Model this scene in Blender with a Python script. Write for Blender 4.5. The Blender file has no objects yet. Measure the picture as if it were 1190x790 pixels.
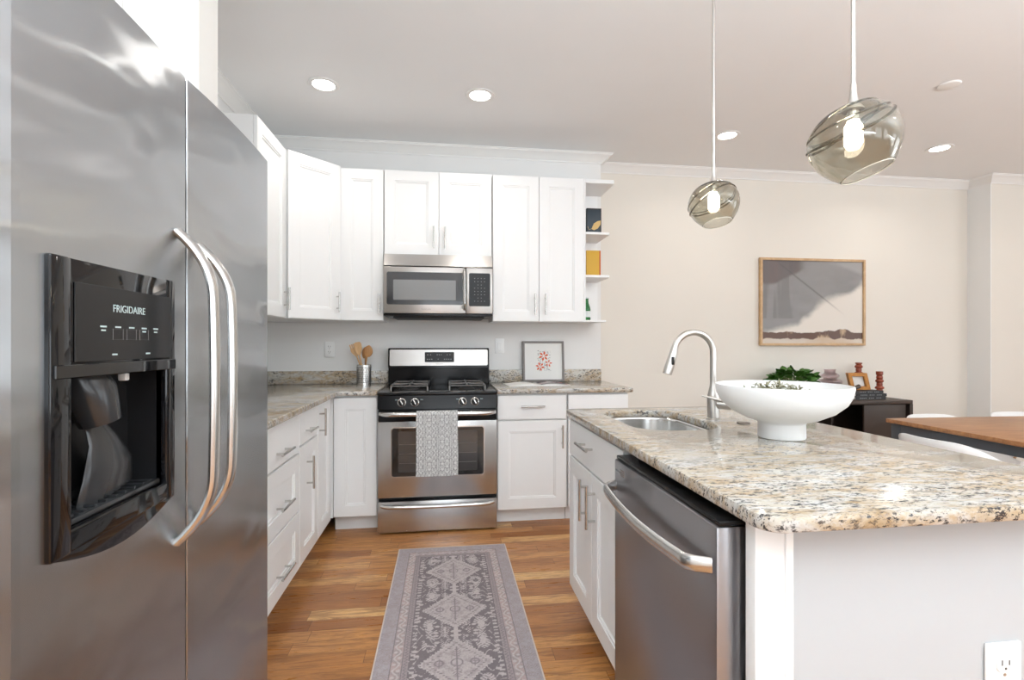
import bpy, bmesh, math, random
import numpy as np
from mathutils import Vector, Matrix
random.seed(7); rng = np.random.default_rng(7)
PI = math.pi
sc = bpy.context.scene
C = sc.collection

# ------------------------------------------------------------------ camera
cam_d = bpy.data.cameras.new('camera'); cam = bpy.data.objects.new('camera', cam_d); C.objects.link(cam)
cam.location = (0.4254, -3.921, 1.214)
cam.rotation_euler = (PI/2, 0, -0.1333)
cam_d.sensor_fit = 'HORIZONTAL'; cam_d.sensor_width = 36.0
cam_d.lens = 579.2/1190*36.0
cam_d.shift_y = (399.2-395.0)/1190
cam_d.clip_start = 0.02
sc.camera = cam

# ------------------------------------------------------------------ world, exposure, large lights
w = bpy.data.worlds.new('world'); sc.world = w; w.use_nodes = True
bg = w.node_tree.nodes['Background']; bg.inputs[0].default_value = (0.92, 0.96, 1.0, 1); bg.inputs[1].default_value = 1.0
sc.view_settings.view_transform = 'Standard'
sc.view_settings.look = 'None'
sc.view_settings.gamma = 1.0
sc.view_settings.exposure = 0.22
sc.view_settings.use_curve_mapping = False
sc.cycles.max_bounces = 12
sc.cycles.transparent_max_bounces = 12

def area(name, loc, rot, sx, sy, power, col=(1, 1, 1)):
    l = bpy.data.lights.new(name, 'AREA'); l.shape = 'RECTANGLE'; l.size = sx; l.size_y = sy
    l.energy = power; l.color = col
    o = bpy.data.objects.new(name, l); C.objects.link(o); o.location = loc; o.rotation_euler = rot
    return o
P_WIN = 48
P_DOWN = 2.4
# daylight entering through the three rear windows and the two side windows
WINS_REAR = [(-0.1, 1.5), (2.1, 3.7), (4.3, 5.9)]
for x0, x1 in WINS_REAR:
    area('window_daylight', ((x0+x1)/2, -7.75, 1.45), (PI/2+0.75, 0, 0), x1-x0, 2.0, P_WIN*0.62, (0.86, 0.94, 1.0))
WINS_SIDE = [(-6.6, -4.8), (-4.2, -2.4)]
for y0, y1 in WINS_SIDE:
    area('window_daylight', (7.45, (y0+y1)/2, 1.45), (PI/2+0.75, 0, PI/2), y1-y0, 2.0, P_WIN*0.62, (0.86, 0.94, 1.0))

# added fill: two unseen uplights behind the camera that brighten the ceiling
area('fill_uplight', (0.9, -4.9, 1.5), (PI, 0, 0), 1.6, 1.2, 138, (0.80, 0.915, 1.0))
area('fill_uplight', (4.0, -4.6, 1.5), (PI, 0, 0), 1.6, 1.2, 108, (0.80, 0.915, 1.0))

# ------------------------------------------------------------------ node helpers / materials
class NT:
    def __init__(s, name):
        s.m = bpy.data.materials.new(name); s.m.use_nodes = True; s.t = s.m.node_tree
        s.b = s.t.nodes['Principled BSDF']; s.out = s.t.nodes['Material Output']
    def n(s, kind, **kw):
        nd = s.t.nodes.new('ShaderNode'+kind)
        for k, v in kw.items(): setattr(nd, k, v)
        return nd
    def put(s, sock, v):
        if isinstance(v, bpy.types.NodeSocket): s.t.links.new(v, sock)
        else:
            if hasattr(sock.default_value, '__len__') and not hasattr(v, '__len__'): v = [v]*len(sock.default_value)
            if hasattr(sock.default_value, '__len__') and len(v) == 3 and len(sock.default_value) == 4: v = (*v, 1)
            sock.default_value = v
    def math(s, op, a, b=0.0, c=0.0):
        nd = s.n('Math', operation=op)
        s.put(nd.inputs[0], a); s.put(nd.inputs[1], b); s.put(nd.inputs[2], c)
        return nd.outputs[0]
    def obj(s): return s.n('TexCoord').outputs['Object']
    def mapv(s, v, scale=(1, 1, 1), loc=(0, 0, 0), rot=(0, 0, 0)):
        nd = s.n('Mapping'); s.put(nd.inputs[0], v); nd.inputs[1].default_value = loc
        nd.inputs[2].default_value = rot; nd.inputs[3].default_value = scale
        return nd.outputs[0]
    def noise(s, v, scale, detail=4, rough=0.55, dist=0.0, col=False):
        nd = s.n('TexNoise'); s.put(nd.inputs['Vector'], v); nd.inputs['Scale'].default_value = scale
        nd.inputs['Detail'].default_value = detail; nd.inputs['Roughness'].default_value = rough
        nd.inputs['Distortion'].default_value = dist
        return nd.outputs['Color' if col else 'Fac']
    def ramp(s, f, stops, interp='LINEAR'):
        nd = s.n('ValToRGB'); s.put(nd.inputs[0], f); r = nd.color_ramp; r.interpolation = interp
        while len(r.elements) < len(stops): r.elements.new(0.5)
        for e, (p, c) in zip(r.elements, stops):
            e.position = p; e.color = (*c, 1) if hasattr(c, '__len__') else (c, c, c, 1)
        return nd.outputs[0]
    def mix(s, f, a, b, mode='MIX'):
        nd = s.n('Mix', data_type='RGBA', blend_type=mode)
        s.put(nd.inputs[0], f); s.put(nd.inputs[6], a); s.put(nd.inputs[7], b)
        return nd.outputs[2]
    def bump(s, h, strength=0.2, dist=0.001):
        nd = s.n('Bump'); nd.inputs['Strength'].default_value = strength; nd.inputs['Distance'].default_value = dist
        s.put(nd.inputs['Height'], h); s.put(s.b.inputs['Normal'], nd.outputs[0])
    def set(s, **kw):
        names = dict(col='Base Color', rough='Roughness', metal='Metallic', ior='IOR', trans='Transmission Weight',
                     aniso='Anisotropic', coat='Coat Weight', crough='Coat Roughness', em='Emission Color',
                     ems='Emission Strength', spec='Specular IOR Level', tan='Tangent', sss='Subsurface Weight', alpha='Alpha')
        for k, v in kw.items(): s.put(s.b.inputs[names[k]], v)
        return s

M = {}
def paint(key, col, rough=0.6, bs=0.03, nscale=60, var=0.015):
    """painted / plastic surface: faint mottling and orange-peel"""
    t = NT(key); o = t.obj()
    f = t.noise(o, 3.0, 3)
    c2 = tuple(max(0, x*(1-var*2)) for x in col)
    t.set(col=t.mix(f, col, c2), rough=rough)
    if bs: t.bump(t.noise(o, nscale, 2), bs, 0.002)
    M[key] = t.m; return t
paint('wall_white', (0.81, 0.80, 0.785), 0.75, 0.05, 120)
paint('wall_cream', (0.765, 0.72, 0.65), 0.75, 0.05, 120)
paint('wall_stub', (0.79, 0.765, 0.725), 0.75, 0.05, 120)
paint('ceiling_paint', (0.86, 0.865, 0.865), 0.85, 0.05, 150)
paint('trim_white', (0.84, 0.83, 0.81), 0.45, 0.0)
paint('cabinet_white', (0.86, 0.86, 0.855), 0.32, 0.02, 90, 0.006)
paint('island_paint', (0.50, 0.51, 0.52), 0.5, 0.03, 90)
paint('plastic_white', (0.86, 0.86, 0.85), 0.3, 0.0)
paint('plastic_slot', (0.10, 0.10, 0.10), 0.5, 0.0)
paint('black_enamel', (0.008, 0.008, 0.009), 0.16, 0.0, var=0.05).set(spec=0.3)
paint('black_plastic', (0.014, 0.014, 0.015), 0.25, 0.01, 80, 0.05).set(spec=0.3)
paint('black_matte', (0.022, 0.021, 0.021), 0.55, 0.04, 200, 0.05)
paint('black_gloss', (0.006, 0.006, 0.007), 0.06, 0.0, var=0.05)
paint('grey_plastic', (0.028, 0.029, 0.031), 0.2, 0.0)
paint('charcoal_metal', (0.06, 0.065, 0.075), 0.45, 0.03, 120)
paint('espresso_wood', (0.035, 0.024, 0.019), 0.45, 0.03, 90, 0.1)
paint('espresso_door', (0.060, 0.040, 0.030), 0.5, 0.03, 90, 0.1)
paint('ceramic_white', (0.85, 0.85, 0.845), 0.42, 0.03, 50)
paint('chair_white', (0.86, 0.85, 0.84), 0.35, 0.0)
paint('rust_ceramic', (0.33, 0.065, 0.028), 0.3, 0.05, 40, 0.2)
paint('paper_white', (0.82, 0.81, 0.78), 0.8, 0.02)
paint('book_black', (0.016, 0.015, 0.016), 0.45, 0.02)
paint('book_navy', (0.025, 0.04, 0.055), 0.45, 0.02)
paint('mustard', (0.62, 0.36, 0.03), 0.5, 0.02)
paint('mustard_edge', (0.55, 0.13, 0.02), 0.5, 0.02)
paint('gold', (0.62, 0.42, 0.15), 0.4, 0.02)
paint('frame_grey', (0.21, 0.19, 0.18), 0.5, 0.03)
paint('leaf_green', (0.075, 0.215, 0.03), 0.4, 0.1, 30, 0.3)
paint('stem_green', (0.10, 0.16, 0.04), 0.5, 0.0)
paint('moss', (0.30, 0.29, 0.17), 0.8, 0.2, 60, 0.3)
paint('moss_pale', (0.62, 0.60, 0.50), 0.8, 0.2, 60, 0.2)
paint('pot_clay', (0.55, 0.50, 0.45), 0.7, 0.1)
paint('print_mark', (0.50, 0.62, 0.62), 0.5, 0.0)
paint('print_dim', (0.22, 0.22, 0.22), 0.5, 0.0)
paint('orange_print', (0.72, 0.12, 0.035), 0.7, 0.0)
paint('grey_print', (0.35, 0.34, 0.34), 0.7, 0.0)
paint('label_paper', (0.72, 0.75, 0.74), 0.6, 0.0)
paint('rug_binding', (0.62, 0.52, 0.45), 0.9, 0.2, 300)

def metal(key, col, rough, aniso=0.0, tan=None, wav=0.0, streak=None):
    t = NT(key); o = t.obj()
    t.set(metal=1.0, col=col, rough=rough)
    if streak:
        v = t.mapv(o, streak)
        f = t.noise(v, 1.0, 2)
        t.set(rough=t.ramp(f, [(0.3, rough*0.97), (0.7, rough*1.03)]))
    if aniso:
        cx = t.n('CombineXYZ'); cx.inputs[0].default_value, cx.inputs[1].default_value, cx.inputs[2].default_value = tan
        t.set(aniso=aniso, tan=cx.outputs[0])
    if wav:
        v = t.mapv(o, (1, 2.6, 4.2)); t.bump(t.noise(v, 1.35, 1.5, 0.5, 0.35), 1.0, wav)
    M[key] = t.m; return t
metal('steel_fridge', (0.45, 0.465, 0.48), 0.24, 1.0, (0, 1, 0), 0.010, None)
metal('steel_brushed', (0.56, 0.565, 0.57), 0.27, 0.7, (0, 0, 1))
metal('steel_micro', (0.55, 0.53, 0.51), 0.33, 0.6, (0, 0, 1))
metal('steel_dish', (0.37, 0.365, 0.38), 0.30, 0.75, (0, 0, 1))
metal('steel_satin', (0.66, 0.655, 0.64), 0.24)
metal('nickel', (0.62, 0.60, 0.57), 0.28)
metal('handle_steel', (0.58, 0.57, 0.55), 0.22)
metal('sink_steel', (0.62, 0.62, 0.61), 0.22, 0.4, (0, 0, 1))
metal('chrome', (0.8, 0.8, 0.8), 0.08)
metal('hole_dark', (0.25, 0.22, 0.2), 0.35)
metal('grate_iron', (0.16, 0.155, 0.15), 0.33)

# granite
def granite(key, warm=1.0):
    t = NT(key); o = t.obj()
    v = t.mapv(o, (0.85, 2.3, 1.6), rot=(0, 0, 0.35))
    big = t.noise(v, 3.2, 4, 0.6, 1.2)
    med = t.noise(v, 11, 6, 0.72, 0.9)
    fine = t.noise(v, 48, 6, 0.75, 0.4)
    spk = t.noise(v, 62, 5, 0.75)
    base = t.ramp(big, [(0.30, (0.50, 0.49, 0.46)), (0.46, (0.61, 0.55, 0.45)), (0.57, (0.54, 0.41, 0.26)), (0.72, (0.64, 0.58, 0.49))])
    c = t.mix(t.ramp(med, [(0.48, 0.0), (0.62, 0.75)]), base, (0.70, 0.69, 0.66))
    c = t.mix(t.ramp(med, [(0.34, 0.8), (0.44, 0.0)]), c, (0.40, 0.26, 0.12))
    c = t.mix(t.ramp(fine, [(0.36, 0.75), (0.45, 0.0)]), c, (0.20, 0.17, 0.15))
    m1 = t.ramp(t.noise(v, 6.0, 4, 0.7, 0.5), [(0.40, 0.0), (0.52, 1.0)])
    m2 = t.ramp(spk, [(0.425, 1.0), (0.47, 0.0)])
    c = t.mix(t.math('MULTIPLY', t.math('MULTIPLY', m1, m2), 0.95), c, (0.035, 0.035, 0.04))
    c = t.mix(1.0, c, (0.84, 0.85, 0.88), 'MULTIPLY')
    t.set(col=c, rough=0.15, coat=0.2, crough=0.04)
    M[key] = t.m
granite('granite')

# oak floor planks along X
def woodfloor():
    t = NT('oak_floor'); o = t.obj()
    sx = t.n('SeparateXYZ'); t.put(sx.inputs[0], o); X, Y = sx.outputs[0], sx.outputs[1]
    W = 0.082
    yr = t.math('DIVIDE', Y, W); row = t.math('FLOOR', yr); fy = t.math('SUBTRACT', yr, row)
    wn = t.n('TexWhiteNoise', noise_dimensions='1D'); t.put(wn.inputs['W'], row)
    xr = t.math('ADD', t.math('DIVIDE', X, 0.62), t.math('MULTIPLY', wn.outputs[0], 7.3))
    pl = t.math('FLOOR', xr); fx = t.math('SUBTRACT', xr, pl)
    cb = t.n('CombineXYZ'); t.put(cb.inputs[0], row); t.put(cb.inputs[1], pl)
    w2 = t.n('TexWhiteNoise', noise_dimensions='2D'); t.put(w2.inputs['Vector'], cb.outputs[0])
    h = w2.outputs[0]
    base = t.ramp(h, [(0.0, (0.27, 0.095, 0.026)), (0.25, (0.41, 0.165, 0.045)), (0.6, (0.53, 0.235, 0.070)), (0.86, (0.61, 0.30, 0.10)), (1.0, (0.76, 0.47, 0.20))])
    va = t.n('VectorMath', operation='ADD'); t.put(va.inputs[0], t.mapv(o, (1.6, 16, 1)))
    sc2 = t.n('VectorMath', operation='SCALE'); t.put(sc2.inputs[0], w2.outputs[1]); sc2.inputs['Scale'].default_value = 30
    t.put(va.inputs[1], sc2.outputs[0])
    g1 = t.noise(va.outputs[0], 2.2, 5, 0.65, 1.3); g2 = t.noise(va.outputs[0], 9.0, 4, 0.7, 0.3)
    c = t.mix(t.ramp(g1, [(0.38, 0.7), (0.54, 0.0)]), base, (0.22, 0.085, 0.028))
    c = t.mix(t.ramp(g2, [(0.35, 0.35), (0.55, 0.0)]), c, (0.20, 0.08, 0.03))
    gap = t.math('MAXIMUM', t.math('LESS_THAN', fy, 0.018), t.math('LESS_THAN', fx, 0.0030))
    c = t.mix(t.math('MULTIPLY', gap, 0.75), c, (0.07, 0.03, 0.012))
    t.set(col=c, rough=t.ramp(g1, [(0.3, 0.34), (0.7, 0.26)]), spec=0.5)
    t.bump(t.math('SUBTRACT', t.math('MULTIPLY', g2, 0.3), gap), 0.25, 0.001)
    M['oak_floor'] = t.m
woodfloor()

def wood(key, c1, c2, scale=(2, 25, 25), rough=0.45, board=None):
    t = NT(key); o = t.obj(); v = t.mapv(o, scale)
    g = t.noise(v, 2.0, 5, 0.6, 1.0)
    c = t.ramp(g, [(0.3, c2), (0.65, c1)])
    if board:
        sx = t.n('SeparateXYZ'); t.put(sx.inputs[0], o)
        wn = t.n('TexWhiteNoise', noise_dimensions='1D'); t.put(wn.inputs['W'], t.math('FLOOR', t.math('DIVIDE', sx.outputs[1], board)))
        c = t.mix(t.math('MULTIPLY', wn.outputs[0], 0.4), c, c2)
    t.set(col=c, rough=rough); M[key] = t.m
wood('table_wood', (0.47, 0.22, 0.085), (0.27, 0.11, 0.04), (2, 18, 18), 0.35, 0.11)
wood('frame_oak', (0.62, 0.42, 0.24), (0.48, 0.30, 0.15), (6, 6, 6), 0.5)
wood('utensil_wood', (0.58, 0.31, 0.12), (0.36, 0.16, 0.055), (30, 30, 6), 0.5)
wood('utensil_pale', (0.72, 0.47, 0.25), (0.55, 0.31, 0.13), (30, 30, 6), 0.5)
wood('honey_wood', (0.55, 0.24, 0.04), (0.38, 0.14, 0.02), (10, 10, 10), 0.4)

def glass(key, col, rough=0.0, ior=1.45):
    t = NT(key); t.set(col=col, rough=rough, trans=1.0, ior=ior)
    # let direct lamp light through tinted (architectural shadow), otherwise real refraction
    M[key] = t.m; return t
glass('smoky_glass', (0.72, 0.70, 0.63))
paint('glass_lip', (0.80, 0.78, 0.70), 0.15, 0.0)
glass('smoky_band', (0.42, 0.40, 0.34))
glass('pink_glass', (0.90, 0.78, 0.80), 0.3)
glass('green_glass', (0.03, 0.22, 0.06), 0.05)
glass('frosted_glass', (0.97, 0.96, 0.94), 0.25)
def dark_window(key, col, rough=0.05):
    t = NT(key); o = t.obj(); f = t.noise(o, 2.0, 2)
    t.set(col=t.mix(f, col, tuple(c*1.15 for c in col)), rough=rough, coat=0.5, crough=0.03); M[key] = t.m
dark_window('oven_glass', (0.045, 0.043, 0.042)); dark_window('oven_glass_dark', (0.008, 0.008, 0.008)); dark_window('micro_glass', (0.20, 0.20, 0.20), 0.18)
dark_window('micro_bezel', (0.03, 0.03, 0.032), 0.12)
def emit(key, col, s):
    t = NT(key); t.set(col=(0.9, 0.9, 0.9), em=col, ems=s); M[key] = t.m
emit('downlight_lens', (1.0, 0.96, 0.90), 14.0)
emit('bulb_glow', (1.0, 0.92, 0.78), 26.0)
def attrmat(key, rough, bumpscale=None, coat=0.0, bs=0.3, dirv=(1, 1, 1)):
    t = NT(key); a = t.n('Attribute', attribute_name='pattern')
    o = t.obj(); f = t.noise(o, 220, 2)
    c = t.mix(t.math('MULTIPLY', f, 0.35), a.outputs['Color'], (0.0, 0.0, 0.0)) if bumpscale else a.outputs['Color']
    t.set(col=c, rough=rough, coat=coat, crough=0.05)
    if bumpscale: t.bump(t.noise(t.mapv(o, dirv), bumpscale, 3), bs, 0.002)
    M[key] = t.m
attrmat('rug_weave', 0.95, 300); attrmat('towel_weave', 0.9, 400); attrmat('canvas', 0.45, None, 0.15)
attrmat('printed_paper', 0.85)

# ------------------------------------------------------------------ mesh helpers
class MB:
    def __init__(s, mat=None):
        s.bm = bmesh.new(); s.T = Matrix.Identity(4)
    def _add(s, verts, faces):
        vs = [s.bm.verts.new(s.T @ Vector(v)) for v in verts]
        out = []
        for f in faces:
            try: out.append(s.bm.faces.new([vs[i] for i in f]))
            except ValueError: pass
        return vs, out
    def box(s, x0, x1, y0, y1, z0, z1, bev=0.0, seg=2):
        tmp = bmesh.new()
        bmesh.ops.create_cube(tmp, size=1.0)
        for v in tmp.verts:
            v.co = Vector(((x0+x1)/2+v.co.x*(x1-x0), (y0+y1)/2+v.co.y*(y1-y0), (z0+z1)/2+v.co.z*(z1-z0)))
        if bev: bmesh.ops.bevel(tmp, geom=tmp.edges[:], offset=bev, segments=seg, profile=0.5, affect='EDGES')
        s.merge(tmp); return s
    def merge(s, tmp):
        tmp.verts.index_update()
        s._add([v.co.copy() for v in tmp.verts], [[v.index for v in f.verts] for f in tmp.faces]); tmp.free()
    def lathe(s, prof, c=(0, 0, 0), seg=32, mtx=None, caps=True):
        """prof = [(r,z)...] revolve about Z through c"""
        base = Matrix.Translation(c) @ (mtx or Matrix.Identity(4))
        vs = []; rings = []
        for r, z in prof:
            if r < 1e-6: rings.append([len(vs)]); vs.append(base @ Vector((0, 0, z)))
            else:
                rings.append(list(range(len(vs), len(vs)+seg)))
                for k in range(seg):
                    a = 2*PI*k/seg; vs.append(base @ Vector((r*math.cos(a), r*math.sin(a), z)))
        fs = []
        for A, B in zip(rings[:-1], rings[1:]):
            for k in range(seg):
                k2 = (k+1) % seg
                if len(A) == 1 and len(B) == 1: continue
                if len(A) == 1: fs.append([A[0], B[k2], B[k]])
                elif len(B) == 1: fs.append([A[k], A[k2], B[0]])
                else: fs.append([A[k], A[k2], B[k2], B[k]])
        if caps:
            if len(rings[0]) > 1: fs.append(rings[0][::-1])
            if len(rings[-1]) > 1: fs.append(rings[-1])
        s._add(vs, fs); return s
    def cyl(s, p0, p1, r, seg=20, r2=None):
        p0, p1 = Vector(p0), Vector(p1); d = p1-p0; L = d.length
        q = d.to_track_quat('Z', 'Y').to_matrix().to_4x4()
        r2 = r if r2 is None else r2
        return s.lathe([(r, 0), (r2, L)], p0, seg, q)
    def tube(s, pts, r, seg=12, flat=None, up=None):
        """sweep; r scalar or list; flat=(a,b) elliptical section half sizes along (side, up)"""
        pts = [Vector(p) for p in pts]; n = len(pts)
        rs = r if hasattr(r, '__len__') else [r]*n
        vs, rings = [], []
        prev = None
        for i, p in enumerate(pts):
            t = (pts[min(i+1, n-1)]-pts[max(i-1, 0)]).normalized()
            if up is not None: nrm = (Vector(up)-t*Vector(up).dot(t)).normalized()
            elif prev is None:
                a = Vector((0, 0, 1)) if abs(t.z) < 0.9 else Vector((1, 0, 0)); nrm = (a-t*a.dot(t)).normalized()
            else: nrm = (prev-t*prev.dot(t)).normalized()
            prev = nrm; bi = t.cross(nrm)
            fa, fb = flat if flat else (1, 1)
            ring = []
            for k in range(seg):
                a = 2*PI*k/seg; ring.append(len(vs))
                vs.append(p+bi*(math.cos(a)*rs[i]*fa)+nrm*(math.sin(a)*rs[i]*fb))
            rings.append(ring)
        fs = [[A[k], A[(k+1) % seg], B[(k+1) % seg], B[k]] for A, B in zip(rings[:-1], rings[1:]) for k in range(seg)]
        fs.append(rings[0][::-1]); fs.append(rings[-1])
        s._add(vs, fs); return s
    def prism(s, poly, z0, z1, bev=0.0, seg=3, axis='Z'):
        """poly in XY (axis Z), XZ (axis Y) or YZ (axis X)"""
        tmp = bmesh.new()
        def P(a, b, h): return {'Z': (a, b, h), 'Y': (a, h, b), 'X': (h, a, b)}[axis]
        A = [tmp.verts.new(P(a, b, z0)) for a, b in poly]; B = [tmp.verts.new(P(a, b, z1)) for a, b in poly]
        n = len(poly)
        f0 = tmp.faces.new(A[::-1]); f1 = tmp.faces.new(B)
        for i in range(n): tmp.faces.new([A[i], A[(i+1) % n], B[(i+1) % n], B[i]])
        bmesh.ops.recalc_face_normals(tmp, faces=tmp.faces[:])
        if bev:
            es = list(f0.edges)+list(f1.edges)
            bmesh.ops.bevel(tmp, geom=es, offset=bev, segments=seg, profile=0.5, affect='EDGES')
        s.merge(tmp); return s
    def rings(s, loops, cap0=True, cap1=True):
        vs = [v for L in loops for v in L]; n = len(loops[0]); fs = []
        for i in range(len(loops)-1):
            for k in range(n):
                fs.append([i*n+k, i*n+(k+1) % n, (i+1)*n+(k+1) % n, (i+1)*n+k])
        if cap0: fs.append(list(range(n))[::-1])
        if cap1: fs.append(list(range((len(loops)-1)*n, len(loops)*n)))
        s._add(vs, fs); return s
    def build(s, name, mat, parent=None, smooth=True, recalc=True, ang=0.6):
        bm = s.bm
        if recalc: bmesh.ops.recalc_face_normals(bm, faces=bm.faces[:])
        if smooth:
            for f in bm.faces: f.smooth = True
            for e in bm.edges:
                if len(e.link_faces) == 2 and e.calc_face_angle(0) > ang: e.smooth = False
        me = bpy.data.meshes.new(name); bm.to_mesh(me); bm.free()
        if mat: me.materials.append(M[mat] if isinstance(mat, str) else mat)
        o = bpy.data.objects.new(name, me); C.objects.link(o)
        if parent: o.parent = parent
        return o

def shaker(mb, x0, x1, z0, z1, yf=0.0, t=0.02, stile=0.072):
    """door front with a moulded recessed panel; front towards -y at yf"""
    def R(i, y): return [(x0+i, y, z0+i), (x1-i, y, z0+i), (x1-i, y, z1-i), (x0+i, y, z1-i)]
    s = stile
    L = [R(0, yf+t), R(0, yf+0.002), R(0.002, yf), R(s, yf), R(s+0.0015, yf+0.004), R(s+0.010, yf+0.0045),
         R(s+0.0115, yf+0.0095), R(s+0.016, yf+0.0105), R(s+0.0165, yf+0.0105), R(s+0.017, yf+0.0105)]
    mb.rings(L); return mb
def slab(mb, x0, x1, z0, z1, yf=0.0, t=0.02):
    def R(i, y): return [(x0+i, y, z0+i), (x1-i, y, z0+i), (x1-i, y, z1-i), (x0+i, y, z1-i)]
    mb.rings([R(0, yf+t), R(0, yf+0.002), R(0.002, yf)]); return mb

def thing(name, label, cat, loc=(0, 0, 0), rotz=0, group=None):
    o = bpy.data.objects.new(name, None); C.objects.link(o); o.empty_display_size = 0.05
    o.location = loc; o.rotation_euler = (0, 0, rotz); tag(o, label, cat, group); return o
def tag(o, label=None, cat=None, group=None, kind=None):
    if label: o['label'] = label
    if cat: o['category'] = cat
    if group: o['group'] = group
    if kind: o['kind'] = kind
    return o
def struct(o): o['kind'] = 'structure'; return o
def kids(o): return [c for c in bpy.data.objects if c.parent == o]
def copy_tree(o, loc, rotz=None, label=None, parent=None):
    c = o.copy(); C.objects.link(c)
    if parent: c.parent = parent
    else:
        c.location = loc
        if rotz is not None: c.rotation_euler = (0, 0, rotz)
        if label: c['label'] = label
    for ch in kids(o): copy_tree(ch, None, parent=c)
    return c
def boolean(a, b):
    md = a.modifiers.new('cut', 'BOOLEAN'); md.object = b; md.operation = 'DIFFERENCE'; md.solver = 'EXACT'
    bpy.context.view_layer.update()
    dg = bpy.context.evaluated_depsgraph_get()
    me = bpy.data.meshes.new_from_object(a.evaluated_get(dg)); a.modifiers.clear()
    old = a.data; a.data = me; me.name = old.name
    bpy.data.objects.remove(b, do_unlink=True)
def text(name, body, size, mat, parent, mtx, align='CENTER'):
    cu = bpy.data.curves.new(name, 'FONT'); cu.body = body; cu.size = size; cu.align_x = align; cu.extrude = 0.0003
    cu.align_y = 'CENTER'
    to = bpy.data.objects.new('tmp', cu); C.objects.link(to); bpy.context.view_layer.update()
    me = bpy.data.meshes.new_from_object(to.evaluated_get(bpy.context.evaluated_depsgraph_get()))
    bpy.data.objects.remove(to, do_unlink=True); me.transform(mtx); me.name = name
    me.materials.clear(); me.materials.append(M[mat])
    o = bpy.data.objects.new(name, me); C.objects.link(o)
    if parent: o.parent = parent
    return o
def RX(a): return Matrix.Rotation(a, 4, 'X')
def RY(a): return Matrix.Rotation(a, 4, 'Y')
def RZ(a): return Matrix.Rotation(a, 4, 'Z')
def TR(x, y, z): return Matrix.Translation((x, y, z))
def grid_obj(name, nu, nv, pos, colfn, mat, parent=None, thick=0.0):
    """dense grid with a 'pattern' colour attribute; pos(u,v)->(x,y,z), colfn(U,V)->rgb array"""
    U, V = np.meshgrid(np.linspace(0, 1, nu), np.linspace(0, 1, nv))
    P = pos(U, V); co = np.stack(P, -1).reshape(-1, 3)
    idx = np.arange(nu*nv).reshape(nv, nu)
    q = np.stack([idx[:-1, :-1], idx[:-1, 1:], idx[1:, 1:], idx[1:, :-1]], -1).reshape(-1, 4)
    me = bpy.data.meshes.new(name); me.from_pydata(co.tolist(), [], q.tolist())
    a = me.color_attributes.new('pattern', 'FLOAT_COLOR', 'POINT')
    col = colfn(U, V).reshape(-1, 3); col = np.concatenate([col, np.ones((len(col), 1))], 1)
    a.data.foreach_set('color', col.astype(np.float32).ravel())
    me.polygons.foreach_set('use_smooth', [True]*len(me.polygons))
    me.materials.append(M[mat]); o = bpy.data.objects.new(name, me); C.objects.link(o)
    if parent: o.parent = parent
    return o
def vnoise(U, V, su, sv, seed=0, octv=4):
    """value noise in numpy"""
    out = np.zeros_like(U); amp = 1; tot = 0
    r = np.random.default_rng(seed)
    for k in range(octv):
        G = r.random((64, 64)); x = U*su*(2**k)+3.1*k; y = V*sv*(2**k)+1.7*k
        xi = np.floor(x).astype(int); yi = np.floor(y).astype(int); fx = x-xi; fy = y-yi
        fx = fx*fx*(3-2*fx); fy = fy*fy*(3-2*fy)
        g = lambda i, j: G[(yi+j) % 64, (xi+i) % 64]
        out += amp*((g(0, 0)*(1-fx)+g(1, 0)*fx)*(1-fy)+(g(0, 1)*(1-fx)+g(1, 1)*fx)*fy); tot += amp; amp *= 0.5
    return out/tot
def sstep(a, b, x): t = np.clip((x-a)/(b-a), 0, 1); return t*t*(3-2*t)
def lerp(a, b, f): return np.asarray(a)*(1-f[..., None])+np.asarray(b)*f[..., None]

# ------------------------------------------------------------------ room shell
XL, XR, YR, ZC = -0.90, 7.5, -7.8, 2.74
struct(MB().box(XL-0.1, XR+0.1, YR-0.1, 0.35, -0.05, 0.0).build('floor', 'oak_floor', smooth=False))
struct(MB().box(XL-0.1, XR+0.1, YR-0.1, 0.35, ZC, ZC+0.06).build('ceiling', 'ceiling_paint', smooth=False))
struct(MB().box(XL-0.1, XL, YR, 0.35, 0, ZC).build('wall_left', 'wall_white', smooth=False))
struct(MB().box(XL, 1.68, 0.0, 0.35, 0, ZC).build('wall_kitchen', 'wall_white', smooth=False))
struct(MB().box(1.68, 5.354, 0.20, 0.35, 0, ZC).build('wall_dining', 'wall_cream', smooth=False))
struct(MB().box(5.354, XR, 0.0, 0.35, 0, ZC).build('wall_dining_return', 'wall_cream', smooth=False))
struct(MB().box(XL, -0.30, -2.33, -2.205, 0, ZC).build('wall_stub', 'wall_stub', smooth=False))
def holed_wall(name, mat, a0, a1, holes, zs, mk):
    mb = MB(); z0, z1 = zs; cur = a0
    for h0, h1 in holes:
        mk(mb, cur, h0, 0, ZC); mk(mb, h0, h1, 0, z0); mk(mb, h0, h1, z1, ZC); cur = h1
    mk(mb, cur, a1, 0, ZC)
    return struct(mb.build(name, mat, smooth=False))
holed_wall('wall_rear', 'wall_white', XL, XR, WINS_REAR, (0.4, 2.5), lambda m, a, b, z0, z1: m.box(a, b, YR-0.1, YR, z0, z1))
holed_wall('wall_right', 'wall_white', YR, 0.0, WINS_SIDE, (0.4, 2.5), lambda m, a, b, z0, z1: m.box(XR, XR+0.1, a, b, z0, z1))
wi = 0
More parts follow.
